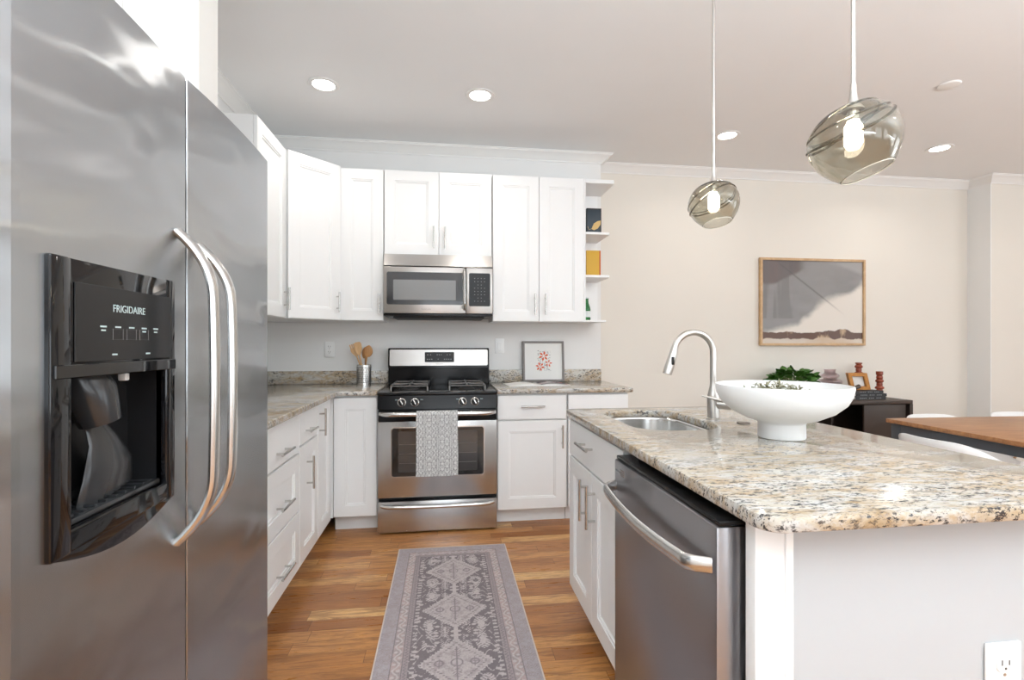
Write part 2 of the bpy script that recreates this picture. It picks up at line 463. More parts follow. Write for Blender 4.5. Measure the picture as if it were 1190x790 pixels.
for x0, x1 in WINS_REAR:
    wi += 1; m = MB()
    for a, b, c, d in ((x0, x0+0.05, 0.4, 2.5), (x1-0.05, x1, 0.4, 2.5), (x0, x1, 0.4, 0.46), (x0, x1, 2.44, 2.5), ((x0+x1)/2-0.02, (x0+x1)/2+0.02, 0.4, 2.5)):
        m.box(a, b, YR-0.08, YR-0.02, c, d)
    struct(m.build('window_%d' % wi, 'trim_white'))
for y0, y1 in WINS_SIDE:
    wi += 1; m = MB()
    for a, b, c, d in ((y0, y0+0.05, 0.4, 2.5), (y1-0.05, y1, 0.4, 2.5), (y0, y1, 0.4, 0.46), (y0, y1, 2.44, 2.5), ((y0+y1)/2-0.02, (y0+y1)/2+0.02, 0.4, 2.5)):
        m.box(XR+0.02, XR+0.08, a, b, c, d)
    struct(m.build('window_%d' % wi, 'trim_white'))
struct(MB().box(5.345, 5.3535, -0.004, 0.1995, 0, ZC).build('lit_return_strip', 'trim_white', smooth=False))  # white strip added over the wall return to carry its window-lit brightness
# crown moulding
def sweep_profile(path, prof, name, mat):
    n = len(path); loops = []
    for i in range(n):
        p = Vector(path[i])
        def nr(a, b): d = (Vector(b)-Vector(a)).normalized(); return Vector((d.y, -d.x))
        if i == 0: off = nr(path[0], path[1]); k = 1
        elif i == n-1: off = nr(path[-2], path[-1]); k = 1
        else:
            a = nr(path[i-1], path[i]); b = nr(path[i], path[i+1]); off = (a+b).normalized(); k = 1/max(0.2, off.dot(a))
        loops.append([(p.x+off.x*d*k, p.y+off.y*d*k, z) for d, z in prof])
    return struct(MB().rings(loops).build(name, mat, ang=0.35))
crown = [(0, 2.672), (0.010, 2.672), (0.012, 2.680), (0.020, 2.686), (0.030, 2.696), (0.050, 2.714), (0.064, 2.722), (0.072, 2.726), (0.074, 2.732), (0.082, 2.734), (0.082, 2.7398), (0, 2.7398)]
sweep_profile([(XL, -2.2), (XL, 0), (1.68, 0), (1.68, 0.2), (5.354, 0.2), (5.354, 0.0), (XR, 0.0)], crown, 'trim_1', 'trim_white')
base = [(0, 0.001), (0.014, 0.001), (0.014, 0.11), (0.008, 0.13), (0, 0.13)]
sweep_profile([(1.72, 0.2), (5.354, 0.2), (5.354, 0.0), (XR, 0.0)], base, 'baseboard_dining', 'trim_white')

# ------------------------------------------------------------------ recessed downlights
def downlight(loc, label, group='recessed ceiling downlights', power=P_DOWN):
    t = thing('downlight', label, 'ceiling light', loc, 0, group)
    MB().lathe([(0.062, -0.001), (0.088, -0.001), (0.089, -0.004), (0.086, -0.007), (0.066, -0.007), (0.062, -0.004), (0.062, -0.001)], seg=40, caps=False).build('trim_ring', 'trim_white', t)
    MB().lathe([(0.0, -0.0025), (0.062, -0.0025), (0.062, -0.001), (0, -0.001)], seg=40).build('lens', 'downlight_lens', t)
    l = bpy.data.lights.new('downlight_glow', 'AREA'); l.shape = 'DISK'; l.size = 0.12; l.energy = power; l.color = (1, 0.95, 0.89); l.spread = 2.6
    lo = bpy.data.objects.new('downlight_glow', l); C.objects.link(lo); lo.parent = t; lo.location = (0, 0, -0.012)
    return t
downlight((-0.284, -0.865, ZC), 'round recessed downlight above the left corner cabinets, nearest the refrigerator')
downlight((0.638, -0.861, ZC), 'round recessed downlight above the stove and microwave')
downlight((2.472, -0.513, ZC), 'round recessed downlight seen just right of the small pendant rod')
downlight((4.251, -0.509, ZC), 'round recessed downlight at far right beyond the large pendant')
for x, y in ((-0.1, -3.0), (-0.3, -4.9), (3.4, -3.6), (5.4, -3.6), (0.2, -5.6), (3.2, -5.8), (5.6, -5.9), (5.8, -1.2)):
    downlight((x, y, ZC), 'round recessed downlight in the ceiling outside the frame', 'downlights outside the frame')
sd = MB().lathe([(0.0, -0.010), (0.046, -0.010), (0.054, -0.007), (0.058, 0.0), (0, 0)], (3.371, -1.35, ZC-0.0005), 36).build('ceiling_cover_plate', 'trim_white')
tag(sd, 'flat round blank cover plate on the ceiling beside the large pendant', 'cover plate')

# ------------------------------------------------------------------ handles and cabinets
def bar_handle(parent, kind, a, b, L, y=0.0, sub=None):
    """kind v: x=a, z centre=b ; h: x centre=a, z=b; projects to -y"""
    m = MB(); r = 0.006; o = 0.034
    if kind == 'v':
        m.cyl((a, y-o, b-L/2), (a, y-o, b+L/2), r, 14)
        for s in (-1, 1): m.cyl((a, y, b+s*(L/2-0.03)), (a, y-o, b+s*(L/2-0.03)), 0.0048, 10)
    else:
        m.cyl((a-L/2, y-o, b), (a+L/2, y-o, b), r, 14)
        for s in (-1, 1): m.cyl((a+s*(L/2-0.03), y, b), (a+s*(L/2-0.03), y-o, b), 0.0048, 10)
    h = m.build('handle', 'handle_steel', parent); h['label'] = 'brushed steel bar handle'; return h
G = 0.0015
def cabinet(name, label, cat, loc, rotz, W, z0, z1, D, fronts, toe=True, group=None):
    """local: x 0..W, y 0 = door face .. D = back, z absolute. fronts=(kind,style,x0,x1,z0,z1,handle)"""
    t = thing(name, label, cat, (loc[0], loc[1], 0), rotz, group)
    MB().box(0, W, 0.0215, D, z0, z1, 0.001, 1).build('body', 'cabinet_white', t)
    if toe: MB().box(0, W, 0.085, D, 0.0, z0, 0).build('toe_kick', 'cabinet_white', t)
    for kind, style, x0, x1, a, b, h in fronts:
        m = MB()
        (shaker if style == 's' else slab)(m, x0+G, x1-G, a+G, b-G)
        d = m.build(kind, 'cabinet_white', t, smooth=False)
        if h: bar_handle(d, *h)
    return t
ZT = 0.881   # underside of the counters
GB = 'white shaker base cabinets'; GU = 'white shaker wall cabinets'
UB, UT = 1.375, 2.438
# wall cabinets, back wall (door faces at y=-0.33)
cabinet('wall_cabinet', 'narrow single-door white wall cabinet left of the microwave', 'cabinet', (-0.298, -0.33), 0, 0.294, UB, UT, 0.328,
        [('door', 's', 0, 0.294, UB, UT, ('v', 0.268, UB+0.12, 0.13))], False, GU)
cabinet('wall_cabinet', 'short two-door white wall cabinet directly above the microwave', 'cabinet', (0.0, -0.33), 0, 0.760, 1.842, UT, 0.328,
        [('door', 's', 0, 0.381, 1.842, UT, ('v', 0.345, 1.965, 0.155)), ('door', 's', 0.381, 0.760, 1.842, UT, ('v', 0.425, 1.965, 0.155))], False, GU)
cabinet('wall_cabinet', 'tall two-door white wall cabinet right of the microwave', 'cabinet', (0.766, -0.33), 0, 0.682, UB, UT, 0.328,
        [('door', 's', 0, 0.341, UB, UT, ('v', 0.308, UB+0.125, 0.155)), ('door', 's', 0.341, 0.682, UB, UT, ('v', 0.386, UB+0.125, 0.155))], False, GU)
# wall cabinet, left wall (face x=-0.57)
cabinet('wall_cabinet', 'white wall cabinet on the left wall, partly hidden by the refrigerator', 'cabinet', (-0.57, -1.10), PI/2, 0.486, UB, UT, 0.328,
        [('door', 's', 0, 0.480, UB, UT, ('v', 0.445, UB+0.12, 0.14))], False, GU)
# diagonal corner wall cabinet
t = thing('corner_wall_cabinet', 'white corner wall cabinet with one angled door left of the narrow cabinet', 'cabinet', (0, 0, 0), 0, GU)
MB().prism([(-0.898, -0.002), (-0.898, -0.612), (-0.571, -0.612), (-0.300, -0.347), (-0.300, -0.002)], UB, UT).build('body', 'cabinet_white', t, smooth=False)
dx, dy = 0.271, 0.267; L = math.hypot(dx, dy); ang = math.atan2(dy, dx)
m = MB(); m.T = TR(-0.571, -0.612, 0) @ RZ(ang) @ TR(0, -0.022, 0)
shaker(m, 0.004, L-0.004, UB+G, UT-G); d = m.build('door', 'cabinet_white', t, smooth=False)
h = bar_handle(d, 'v', 0, 0, 0.14); h.data.transform(TR(-0.571, -0.612, 0) @ RZ(ang) @ TR(L-0.035, -0.022, UB+0.12))
# cabinet over the refrigerator
cabinet('over_fridge_cabinet', 'white cabinet above the refrigerator, only its corner showing', 'cabinet', (-0.50, -3.27), PI/2, 0.935, 1.86, UT, 0.398,
        [('door', 's', 0, 0.465, 1.86, UT, ('v', 0.43, 1.96, 0.14)), ('door', 's', 0.465, 0.93, 1.86, UT, ('v', 0.50, 1.96, 0.14))], False, GU)

# open end shelf
t = thing('end_shelf_unit', 'open white corner shelves at the right end of the wall cabinets', 'shelf', (1.449, 0, 0))
def shelf_poly(wd):
    r = 0.05; w = wd
    return [(0.012, -0.002), (0.012, -0.326), (w-0.008, -0.326), (w, -0.318), (w, -0.002)]
for z, wd, th in ((UT-0.030, 0.232, 0.030), (2.026, 0.196, 0.019), (1.706, 0.196, 0.019), (UB, 0.170, 0.014)):
    MB().prism(shelf_poly(wd), z, z+th, 0.002, 1).build('shelf', 'cabinet_white', t)
MB().box(0.0, 0.011, -0.326, -0.002, UB, UT).build('side_panel', 'cabinet_white', t)
MB().box(0.012, 0.20, -0.010, -0.002, UB+0.015, UT-0.031).build('back_panel', 'cabinet_white', t)

# base cabinets. back wall: door face y=-0.625 ; left wall: door face x=-0.287
YB = -0.625
cabinet('base_cabinet', 'white base cabinet with one tall door left of the stove', 'cabinet', (-0.286, YB), 0, 0.280, 0.105, ZT, 0.62,
        [('door', 's', 0.006, 0.278, 0.105, ZT-0.012, None)], True, GB)
bc = [o for o in bpy.data.objects if o.name.startswith('base_cabinet') and o.type == 'EMPTY'][-1]
MB().box(-0.020, 0.004, -0.006, 0.030, 0.105, ZT-0.002).build('corner_filler', 'cabinet_white', bc)
cabinet('base_cabinet', 'white base cabinet right of the stove with a drawer above one door', 'cabinet', (0.770, YB), 0, 0.478, 0.105, ZT, 0.62,
        [('drawer', 'f', 0, 0.470, 0.705, ZT-0.012, ('h', 0.235, 0.795, 0.16)), ('door', 's', 0, 0.470, 0.105, 0.700, ('v', 0.437, 0.59, 0.155))], True, GB)
cabinet('base_cabinet', 'white base cabinet at the right end of the back run, behind the island', 'cabinet', (1.252, YB), 0, 0.424, 0.105, ZT, 0.62,
        [('drawer', 'f', 0.0, 0.424, 0.705, ZT-0.012, None), ('door', 's', 0.0, 0.424, 0.105, 0.700, None)], True, GB)
XLf = -0.287
cabinet('base_cabinet', 'narrow full-height door base cabinet at the inner corner of the left run', 'cabinet', (XLf, -0.982), PI/2, 0.349, 0.105, ZT, 0.61,
        [('door', 's', 0.002, 0.316, 0.105, ZT-0.012, ('v', 0.032, 0.765, 0.155))], True, GB)
cabinet('base_cabinet', 'left-run base cabinet with one drawer over a door, next to the drawer stack', 'cabinet', (XLf, -1.340), PI/2, 0.356, 0.105, ZT, 0.61,
        [('drawer', 'f', 0, 0.351, 0.705, ZT-0.012, ('h', 0.150, 0.765, 0.14)), ('door', 's', 0, 0.351, 0.105, 0.700, ('v', 0.130, 0.545, 0.17))], True, GB)
cabinet('drawer_cabinet', 'white three-drawer base cabinet beside the refrigerator', 'cabinet', (XLf, -1.945), PI/2, 0.603, 0.105, ZT, 0.61,
        [('drawer', 'f', 0, 0.601, 0.680, ZT-0.012, ('h', 0.320, 0.742, 0.17)), ('drawer', 's', 0, 0.601, 0.395, 0.675, ('h', 0.320, 0.507, 0.17)),
         ('drawer', 's', 0, 0.601, 0.105, 0.390, ('h', 0.320, 0.215, 0.17))], True, GB)
cabinet('base_cabinet', 'white base cabinet hidden behind the refrigerator', 'cabinet', (XLf, -2.200), PI/2, 0.252, 0.105, ZT, 0.61,
        [('door', 's', 0, 0.252, 0.105, ZT-0.012, None)], True, GB)

# ------------------------------------------------------------------ countertops
t = thing('countertop', 'L-shaped speckled granite countertop left of the stove', 'countertop', (0, 0, 0), 0, 'granite countertops')
MB().prism([(-0.898, -2.200), (-0.250, -2.200), (-0.250, -0.700), (-0.238, -0.665), (-0.205, -0.650), (-0.006, -0.650), (-0.006, -0.002), (-0.898, -0.002)], ZT+0.0005, 0.911, 0.006).build('slab', 'granite', t)
MB().box(-0.875, -0.006, -0.024, -0.002, 0.9115, 1.008, 0.002).box(-0.897, -0.876, -2.20, -0.002, 0.9115, 1.008, 0.002).build('backsplash', 'granite', t)
t = thing('countertop', 'short granite countertop right of the stove', 'countertop', (0, 0, 0), 0, 'granite countertops')
MB().prism([(0.768, -0.650), (1.700, -0.650), (1.700, -0.002), (0.768, -0.002)], ZT+0.0005, 0.911, 0.006).build('slab', 'granite', t)
MB().box(0.768, 1.677, -0.024, -0.002, 0.9115, 1.008, 0.002).build('backsplash', 'granite', t)

# ------------------------------------------------------------------ refrigerator
XD = -0.095
F0, F1, F2 = -3.290, -2.830, -2.345
fr = thing('refrigerator', 'stainless side-by-side refrigerator with black water dispenser at the left', 'refrigerator', (0, 0, 0))
MB().box(-0.86, -0.165, F0+0.012, F2-0.006, 0.02, 1.735, 0.004).build('body', 'grey_plastic', fr)
def door_prof(y0, y1, r0, r1, bow=0.007):
    pts = [(-0.160, y0)]
    n = 8
    for k in range(n+1):
        a = PI/2*k/n; pts.append((XD-r0+r0*math.sin(a), y0+r0*(1-math.cos(a))))
    for k in range(1, 13):
        s = k/13; y = y0+r0+(y1-r1-y0-r0)*s; pts.append((XD+bow*4*s*(1-s), y))
    for k in range(n+1):
        a = PI/2*k/n; pts.append((XD-r1+r1*math.cos(a), y1-r1+r1*math.sin(a)))
    pts.append((-0.160, y1)); return pts
MB().box(-0.158, XD-0.006, F1-0.0028, F1+0.0028, 0.06, 1.750).build('door_gasket', 'black_matte', fr)
fd = MB().prism(door_prof(F0, F1-0.003, 0.060, 0.003), 0.06, 1.752).build('freezer_door', 'steel_fridge', fr)
DY0, DY1, DZ0, DZ1 = -3.196, -2.893, 0.924, 1.333
cut = MB().box(-0.158, 0.0, DY0+0.012, DY1-0.012, DZ0+0.012, DZ1-0.012).build('cutter', None)
boolean(fd, cut)
for p in fd.data.polygons: p.use_smooth = False
MB().prism(door_prof(F1+0.003, F2, 0.003, 0.025), 0.06, 1.752).build('refrigerator_door', 'steel_fridge', fr, ang=0.35)
MB().box(-0.15, -0.11, F0+0.03, F2-0.03, 0.005, 0.055, 0.003).build('kick_grille', 'black_plastic', fr)
for yy, zz0, zz1 in ((-2.872, 0.828, 1.432), (-2.788, 0.838, 1.420)):
    pts = []; n = 40
    for k in range(n+1):
        s = k/n; z = zz0+(zz1-zz0)*s
        e = min(s, 1-s); out = 0.062*(1-(1-min(1, e/0.22))**2.3)+0.006*math.sin(PI*s)
        pts.append((XD+0.004+out, yy, z))
    h = MB().tube(pts, 0.0155, 16, flat=(1.0, 0.60), up=(1, 0, 0)).build('door_handle', 'steel_satin', fr); h['label'] = 'long bowed stainless handle'
# dispenser
dp = MB()
XF = XD+0.0105
def yz_frame(mb, y0, y1, z0, z1, iy0, iy1, iz0, iz1, x0, x1, r=0.006):
    mb.box(x0, x1, y0, iy0, z0, z1, r); mb.box(x0, x1, iy1, y1, z0, z1, r)
    mb.box(x0+0.0005, x1-0.0005, iy0-0.004, iy1+0.004, z0+0.0005, iz0, r); mb.box(x0+0.0005, x1-0.0005, iy0-0.004, iy1+0.004, iz1, z1-0.0005, r)
RY0, RY1, RZ0, RZ1 = -3.158, -2.922, 0.958, 1.165
yz_frame(dp, DY0, DY1, DZ0, DZ1, RY0, RY1, RZ0, RZ1, XD-0.012, XF, 0.004)
ch = [(DY0+0.002, DZ0+0.03), (DY0+0.002, DZ0+0.002)]+[(DY0+(DY1-DY0)*k/12, DZ0+0.002-0.030*math.sin(PI*k/12)) for k in range(1, 12)]+[(DY1-0.002, DZ0+0.002), (DY1-0.002, DZ0+0.03)]
dp.prism(ch[::-1], XD+0.0005, XF-0.0012, 0.003, 2, axis='X')
wd = dp.build('water_dispenser', 'black_gloss', fr)
# recess lining, tray, paddles
m = MB(); xb = -0.156
m.box(xb, xb+0.004, RY0, RY1, RZ0, RZ1)
m.box(xb, XD, RY0-0.004, RY0, RZ0, RZ1).box(xb, XD, RY1, RY1+0.004, RZ0, RZ1).box(xb, XD, RY0, RY1, RZ1, RZ1+0.004).box(xb, XD, RY0, RY1, RZ0-0.004, RZ0)
m.build('recess', 'black_plastic', wd)
m = MB().box(-0.150, XF-0.008, RY0+0.006, RY1-0.006, RZ0+0.001, RZ0+0.010, 0.003)
for k in range(9):
    y = RY0+0.022+k*(RY1-RY0-0.044)/8; m.box(-0.145, XF-0.015, y-0.002, y+0.002, RZ0+0.010, RZ0+0.013)
m.build('drip_tray', 'grey_plastic', wd)
yc = (RY0+RY1)/2
MB().tube([(-0.140, yc-0.025, RZ1), (-0.125, yc-0.02, RZ1-0.03), (-0.118, yc-0.008, RZ1-0.075)], [0.034, 0.036, 0.028], 20).build('ice_chute', 'grey_plastic', wd)
MB().tube([(-0.130, yc-0.008, RZ1-0.07), (-0.118, yc-0.002, RZ1-0.105), (-0.114, yc+0.004, RZ1-0.150), (-0.122, yc+0.01, RZ1-0.190)], [0.018, 0.032, 0.058, 0.068], 24, flat=(1.0, 0.20), up=(1, 0, 0)).build('dispenser_paddle', 'grey_plastic', wd)
MB().box(-0.116, -0.104, yc+0.030, yc+0.042, RZ1-0.013, RZ1, 0.002).build('water_nozzle', 'plastic_white', wd)
MB().box(XF, XF+0.0015, DY0+0.040, DY1-0.020, 1.188, 1.300, 0.0006, 1).build('control_panel', 'black_plastic', wd)
MB().box(XF-0.001, XF+0.0028, DY0+0.004, DY1-0.004, 1.1665, 1.1850, 0.001, 1).build('panel_ledge', 'black_gloss', wd)
mt = lambda y, z: TR(XF+0.0017, y, z) @ RZ(PI/2) @ RX(PI/2)
text('brand_lettering', 'FRIGIDAIRE', 0.0165, 'print_mark', wd, mt(-3.035, 1.268))
m = MB()
for k, y in enumerate((-3.098, -3.064, -3.030, -2.996, -2.962)):
    z = 1.233
    if 0 < k < 4: yz_frame(m, y-0.0125, y+0.0125, z-0.013, z+0.004, y-0.0118, y+0.0118, z-0.0124, z+0.0034, XF+0.0012, XF+0.0017, 0)
m.build('button_outlines', 'print_dim', wd, smooth=False)
for k, y in enumerate((-3.098, -3.064, -3.030, -2.996, -2.962)):
    m = MB(); m.box(XF+0.0012, XF+0.0018, y-0.007, y+0.007, 1.2385, 1.2410)
    if k in (0, 3, 4): m.box(XF+0.0012, XF+0.0018, y-0.005, y+0.005, 1.2330, 1.2352)
    m.build('button_legend', 'print_mark', wd, smooth=False)
for y in (-3.072, -2.985): MB().box(XF+0.0012, XF+0.0018, y-0.006, y+0.006, 1.196, 1.1985).build('button_legend', 'print_mark', wd, smooth=False)

# ------------------------------------------------------------------ gas range
rg = thing('gas_range', 'freestanding stainless and black gas range between the base cabinets', 'stove', (0.001, -0.68, 0))
W = 0.760
MB().box(0.002, W-0.002, 0.035, 0.672, 0.03, 0.878, 0.003).build('body', 'black_enamel', rg)
for x in (0.05, W-0.05):
    for y in (0.08, 0.6): MB().cyl((x, y, 0), (x, y, 0.032), 0.018, 14).build('levelling_foot', 'black_plastic', rg)
d = MB().box(0, W, 0.0, 0.033, 0.012, 0.207, 0.004).build('storage_drawer', 'steel_brushed', rg)
def bowed_bar(mb, x0, x1, z, y0, out, r, drop=0.0, seg=16, flat=None):
    pts = []; n = 30
    for k in range(n+1):
        s = k/n; e = min(s, 1-s)/0.10; o = out*(1-(1-min(1, e))**2.2)
        pts.append((x0+(x1-x0)*s, y0-o, z-drop*math.sin(PI*s)))
    mb.tube(pts, r, seg, flat=flat, up=(0, 0, 1)); return mb
h = bowed_bar(MB(), 0.025, W-0.025, 0.183, 0.0, 0.035, 0.012, 0.004).build('drawer_handle', 'steel_satin', d)
# oven door
od = MB().box(0, W, 0.0, 0.033, 0.232, 0.716, 0.004).build('oven_door', 'steel_brushed', rg)
MB().box(0.002, W-0.002, 0.004, 0.033, 0.717, 0.790, 0.004).build('door_top_band', 'black_enamel', od)
def rrect(x0, x1, z0, z1, r, n=5):
    pts = []
    for cx_, cz_, a0 in ((x1-r, z1-r, 0), (x0+r, z1-r, PI/2), (x0+r, z0+r, PI), (x1-r, z0+r, 3*PI/2)):
        for k in range(n+1):
            a = a0+PI/2*k/n; pts.append((cx_+r*math.cos(a), cz_+r*math.sin(a)))
    return pts
MB().prism(rrect(0.082, 0.678, 0.362, 0.682, 0.02), -0.004, 0.002, 0, axis='Y').build('window_trim', 'steel_satin', od)
MB().prism(rrect(0.088, 0.672, 0.368, 0.676, 0.016), -0.0065, 0.000, 0, axis='Y').build('window_border', 'oven_glass_dark', od)
MB().prism(rrect(0.128, 0.632, 0.395, 0.655, 0.008), -0.0075, -0.002, 0, axis='Y').build('window', 'oven_glass', od)
m = MB()
for z in (0.45, 0.51, 0.57): m.box(0.135, 0.625, -0.0082, -0.0074, z, z+0.003)
m.build('oven_rack', 'grate_iron', od)
bowed_bar(MB(), 0.018, W-0.018, 0.768, 0.006, 0.052, 0.015, 0.0, 18).build('door_handle', 'steel_satin', od)
# control panel with knobs
m = MB().prism([(0.0, 0.795), (0.046, 0.795), (0.046, 0.880), (0.012, 0.880)], 0.0, W, 0.002, 1, axis='X')
m.build('control_panel', 'black_enamel', rg)
for x in (0.150, 0.232, 0.536, 0.616):
    n = Vector((0, -0.99, 0.14)).normalized(); p = Vector((x, 0.006, 0.838))
    q = n.to_track_quat('Z', 'Y').to_matrix().to_4x4()
    k = MB().lathe([(0.0, 0), (0.021, 0), (0.021, 0.006), (0.016, 0.010), (0.015, 0.020), (0.0, 0.021)], p, 28, q).build('burner_knob', 'black_plastic', rg)
    m = MB().lathe([(0.0215, 0.0), (0.0265, 0.0), (0.0265, 0.004), (0.0215, 0.0075)], p, 32, q, caps=False)
    m.T = Matrix.Translation(p) @ q @ RZ(0.5); m.box(-0.004, 0.004, -0.017, 0.017, 0.019, 0.028, 0.002, 1)
    m.build('knob_ring', 'steel_satin', k)
    mk = MB(); s = -1 if x in (0.150, 0.536) else 1
    for j in range(3): mk.box(x+s*0.038+j*0.006-0.002, x+s*0.038+j*0.006+0.001, 0.0035, 0.0055, 0.853, 0.857)
    mk.build('knob_marks', 'print_mark', rg, smooth=False)
# cooktop
MB().box(-0.003, W+0.003, 0.006, 0.66, 0.881, 0.902, 0.007, 3).build('cooktop', 'black_enamel', rg)
def grate(cx_, cy_, hx, hy):
    m = MB(); z = 0.936; r = 0.0062
    x0, x1, y0, y1 = cx_-hx, cx_+hx, cy_-hy, cy_+hy
    for x in (x0, x1):
        m.tube([(x, y0, 0.902), (x, y0+0.006, z-0.006), (x, y0+0.02, z), (x, y1-0.02, z), (x, y1-0.006, z-0.006), (x, y1, 0.902)], r, 8, flat=(0.9, 1.1))
    for y in (y0+0.012, y1-0.012, cy_): m.tube([(x0, y, z-0.003), (x1, y, z-0.003)], r, 8)
    for yy in ((y0+cy_)/2, (y1+cy_)/2):
        for dx_, dy_ in ((1, 0), (-1, 0)): m.tube([(cx_+dx_*hx, yy, z), (cx_+dx_*0.022, yy, z+0.003)], r, 8)
    for s in (-1, 1): m.tube([(cx_, cy_+s*hy, z), (cx_, cy_+s*hy*0.68, z+0.003)], r, 8); m.tube([(cx_, cy_, z), (cx_, cy_+s*hy*0.30, z+0.003)], r, 8)
    return m
for cx_ in (0.190, 0.570):
    for cy_ in (0.205, 0.440):
        MB().lathe([(0, 0), (0.055, 0), (0.052, 0.010), (0.040, 0.013), (0.040, 0.020), (0.036, 0.024), (0, 0.0245)], (cx_, cy_, 0.902), 28).build('burner', 'black_matte', rg)
    grate(cx_, 0.322, 0.118, 0.232).build('burner_grate', 'grate_iron', rg)
# back guard
bgd = MB().prism([(0.600, 0.900), (0.672, 0.900), (0.672, 1.180), (0.585, 1.180), (0.575, 1.030), (0.600, 1.025)], 0.0, W, 0.008, 3, axis='X').build('backguard', 'black_enamel', rg)
m = MB(); m.T = TR(0, 0.5765, 1.108) @ RX(-0.067)
m.prism(rrect(0.012, W-0.012, -0.062, 0.062, 0.012), -0.004, 0.004, 0.0015, 1, axis='Y')
m.build('fascia', 'steel_micro', bgd)
m = MB(); m.T = TR(0, 0.5705, 1.108) @ RX(-0.067)
m.prism(rrect(0.272, 0.492, -0.034, 0.042, 0.006), -0.004, 0.002, 0.001, 1, axis='Y'); m.build('clock_display', 'black_plastic', bgd)
m = MB(); m.T = TR(0, 0.5655, 1.108) @ RX(-0.067)
for zz, xs in ((0.022, (0.295, 0.315, 0.365, 0.380, 0.395, 0.44, 0.46)), (-0.012, (0.292, 0.308, 0.324, 0.372, 0.420, 0.436, 0.452, 0.468))):
    for x in xs:
        m = MB(); m.T = TR(0, 0.5655, 1.108) @ RX(-0.067)
        m.box(x-0.004, x+0.004, -0.0003, 0.0012, zz-0.003, zz+0.003).build('display_mark', 'print_dim', bgd, smooth=False)
text('brand_lettering', 'FRIGIDAIRE', 0.011, 'print_dim', bgd, TR(0.38, 0.5695, 1.060) @ RX(PI/2-0.067))

# dish towel over the oven handle
def towel():
    nu, nv = 88, 190
    hz, hy = 0.768, -0.68+0.006-0.052; rr = 0.0195
    Lf, Lb = 0.385, 0.22
    tot = Lf+Lb+PI*rr
    def pos(U, V):
        s = V*tot; x = 0.246+U*0.258
        z = np.where(s < Lf, hz-(Lf-s), np.where(s < Lf+PI*rr, hz+rr*np.sin(np.clip((s-Lf)/rr, 0, PI)), hz-(s-Lf-PI*rr)))
        y = np.where(s < Lf, hy-rr, np.where(s < Lf+PI*rr, hy-rr*np.cos(np.clip((s-Lf)/rr, 0, PI)), hy+rr))
        drop = np.clip((hz-z)/0.38, 0, 1)
        y = y-np.where(s < Lf, 1, 0.15)*0.004*np.sin(U*9+1.2)*drop-np.where(s < Lf, 0.004*drop, 0)
        x = x+0.004*drop*(U-0.5)+0.003*np.sin(V*7)*drop
        z = z-np.where(s < Lf, 0.004*np.sin(U*3.0+0.4)*drop, 0)
        return x, y, z
    def col(U, V):
        a, b = U*0.258/0.020, V*tot/0.0172
        # honeycomb lattice
        row = np.floor(b); aa = a+0.5*(row % 2)
        fx, fy = aa-np.floor(aa)-0.5, b-row-0.5
        dd = np.maximum(np.abs(fx)*1.9, np.abs(fx)*0.95+np.abs(fy)*0.9)
        ringa = (np.abs(dd-0.52) < 0.11)
        dot = (dd < 0.16)
        f = np.where(ringa | dot, 1.0, 0.0)*0.85
        return lerp((0.86, 0.86, 0.85), (0.13, 0.13, 0.135), f)
    o = grid_obj('dish_towel', nu, nv, pos, col, 'towel_weave')
    md = o.modifiers.new('thick', 'SOLIDIFY'); md.thickness = 0.002; md.offset = 1
    tag(o, 'white and grey patterned dish towel hanging over the oven door handle', 'towel')
towel()

# ------------------------------------------------------------------ microwave
mw = thing('microwave', 'over-the-range stainless microwave with black glass door', 'microwave', (0.004, -0.40, 1.393))
MWW, MWH = 0.755, 0.446
MB().box(0.003, MWW-0.003, 0.03, 0.397, 0.012, MWH, 0.002).build('body', 'black_plastic', mw)
MB().prism([(0.028, MWH), (0.005, 0.370), (0.0, 0.362), (0.03, 0.362), (0.06, 0.362), (0.06, MWH)], 0, MWW, 0.002, 1, axis='X').build('vent_hood', 'steel_micro', mw)
MB().box(0, 0.565, 0.0, 0.03, 0.032, 0.355, 0.004).build('door', 'steel_micro', mw)
dr = [o for o in kids(mw) if o.name.startswith('door')][0]
MB().prism(rrect(0.022, 0.545, 0.092, 0.318, 0.012), -0.0025, 0.002, 0.001, 1, axis='Y').build('door_glass', 'micro_bezel', dr)
MB().prism(rrect(0.066, 0.496, 0.124, 0.264, 0.006), -0.0035, 0, 0.0005, 1, axis='Y').build('window', 'micro_glass', dr)
m = MB(); n = 30; pts = []
for k in range(n+1):
    s = k/n; e = min(s, 1-s)/0.12; pts.append((0.556, 0.0-0.040*(1-(1-min(1, e))**2.2), 0.066+0.276*s))
m.tube(pts, 0.0125, 14, flat=(1.1, 0.7), up=(1, 0, 0)); m.build('handle', 'steel_satin', dr)
cp = MB().box(0.568, MWW, 0.0, 0.03, 0.032, 0.355, 0.004).build('control_panel', 'steel_micro', mw)
MB().prism(rrect(0.588, 0.738, 0.084, 0.318, 0.01), -0.0025, 0.002, 0.001, 1, axis='Y').build('keypad', 'black_plastic', cp)
m = MB()
for r_ in range(8):
    for c_ in range(4):
        if r_ in (1, 5) and c_ in (0, 3): continue
        x, z = 0.628+c_*0.023, 0.120+r_*0.023; m.box(x-0.0028, x+0.0028, -0.0032, -0.0022, z-0.0022, z+0.0022)
m.build('key_legends', 'print_dim', cp, smooth=False)
text('brand_lettering', 'FRIGIDAIRE', 0.013, 'print_dim', dr, TR(0.29, -0.0005, 0.060) @ RX(PI/2))
MB().box(0.0, MWW, 0.004, 0.36, 0.014, 0.029, 0.003).build('lower_trim', 'black_enamel', mw)
MB().box(0.06, 0.70, 0.05, 0.36, 0.0, 0.014, 0.004).build('bottom_vent', 'black_matte', mw)

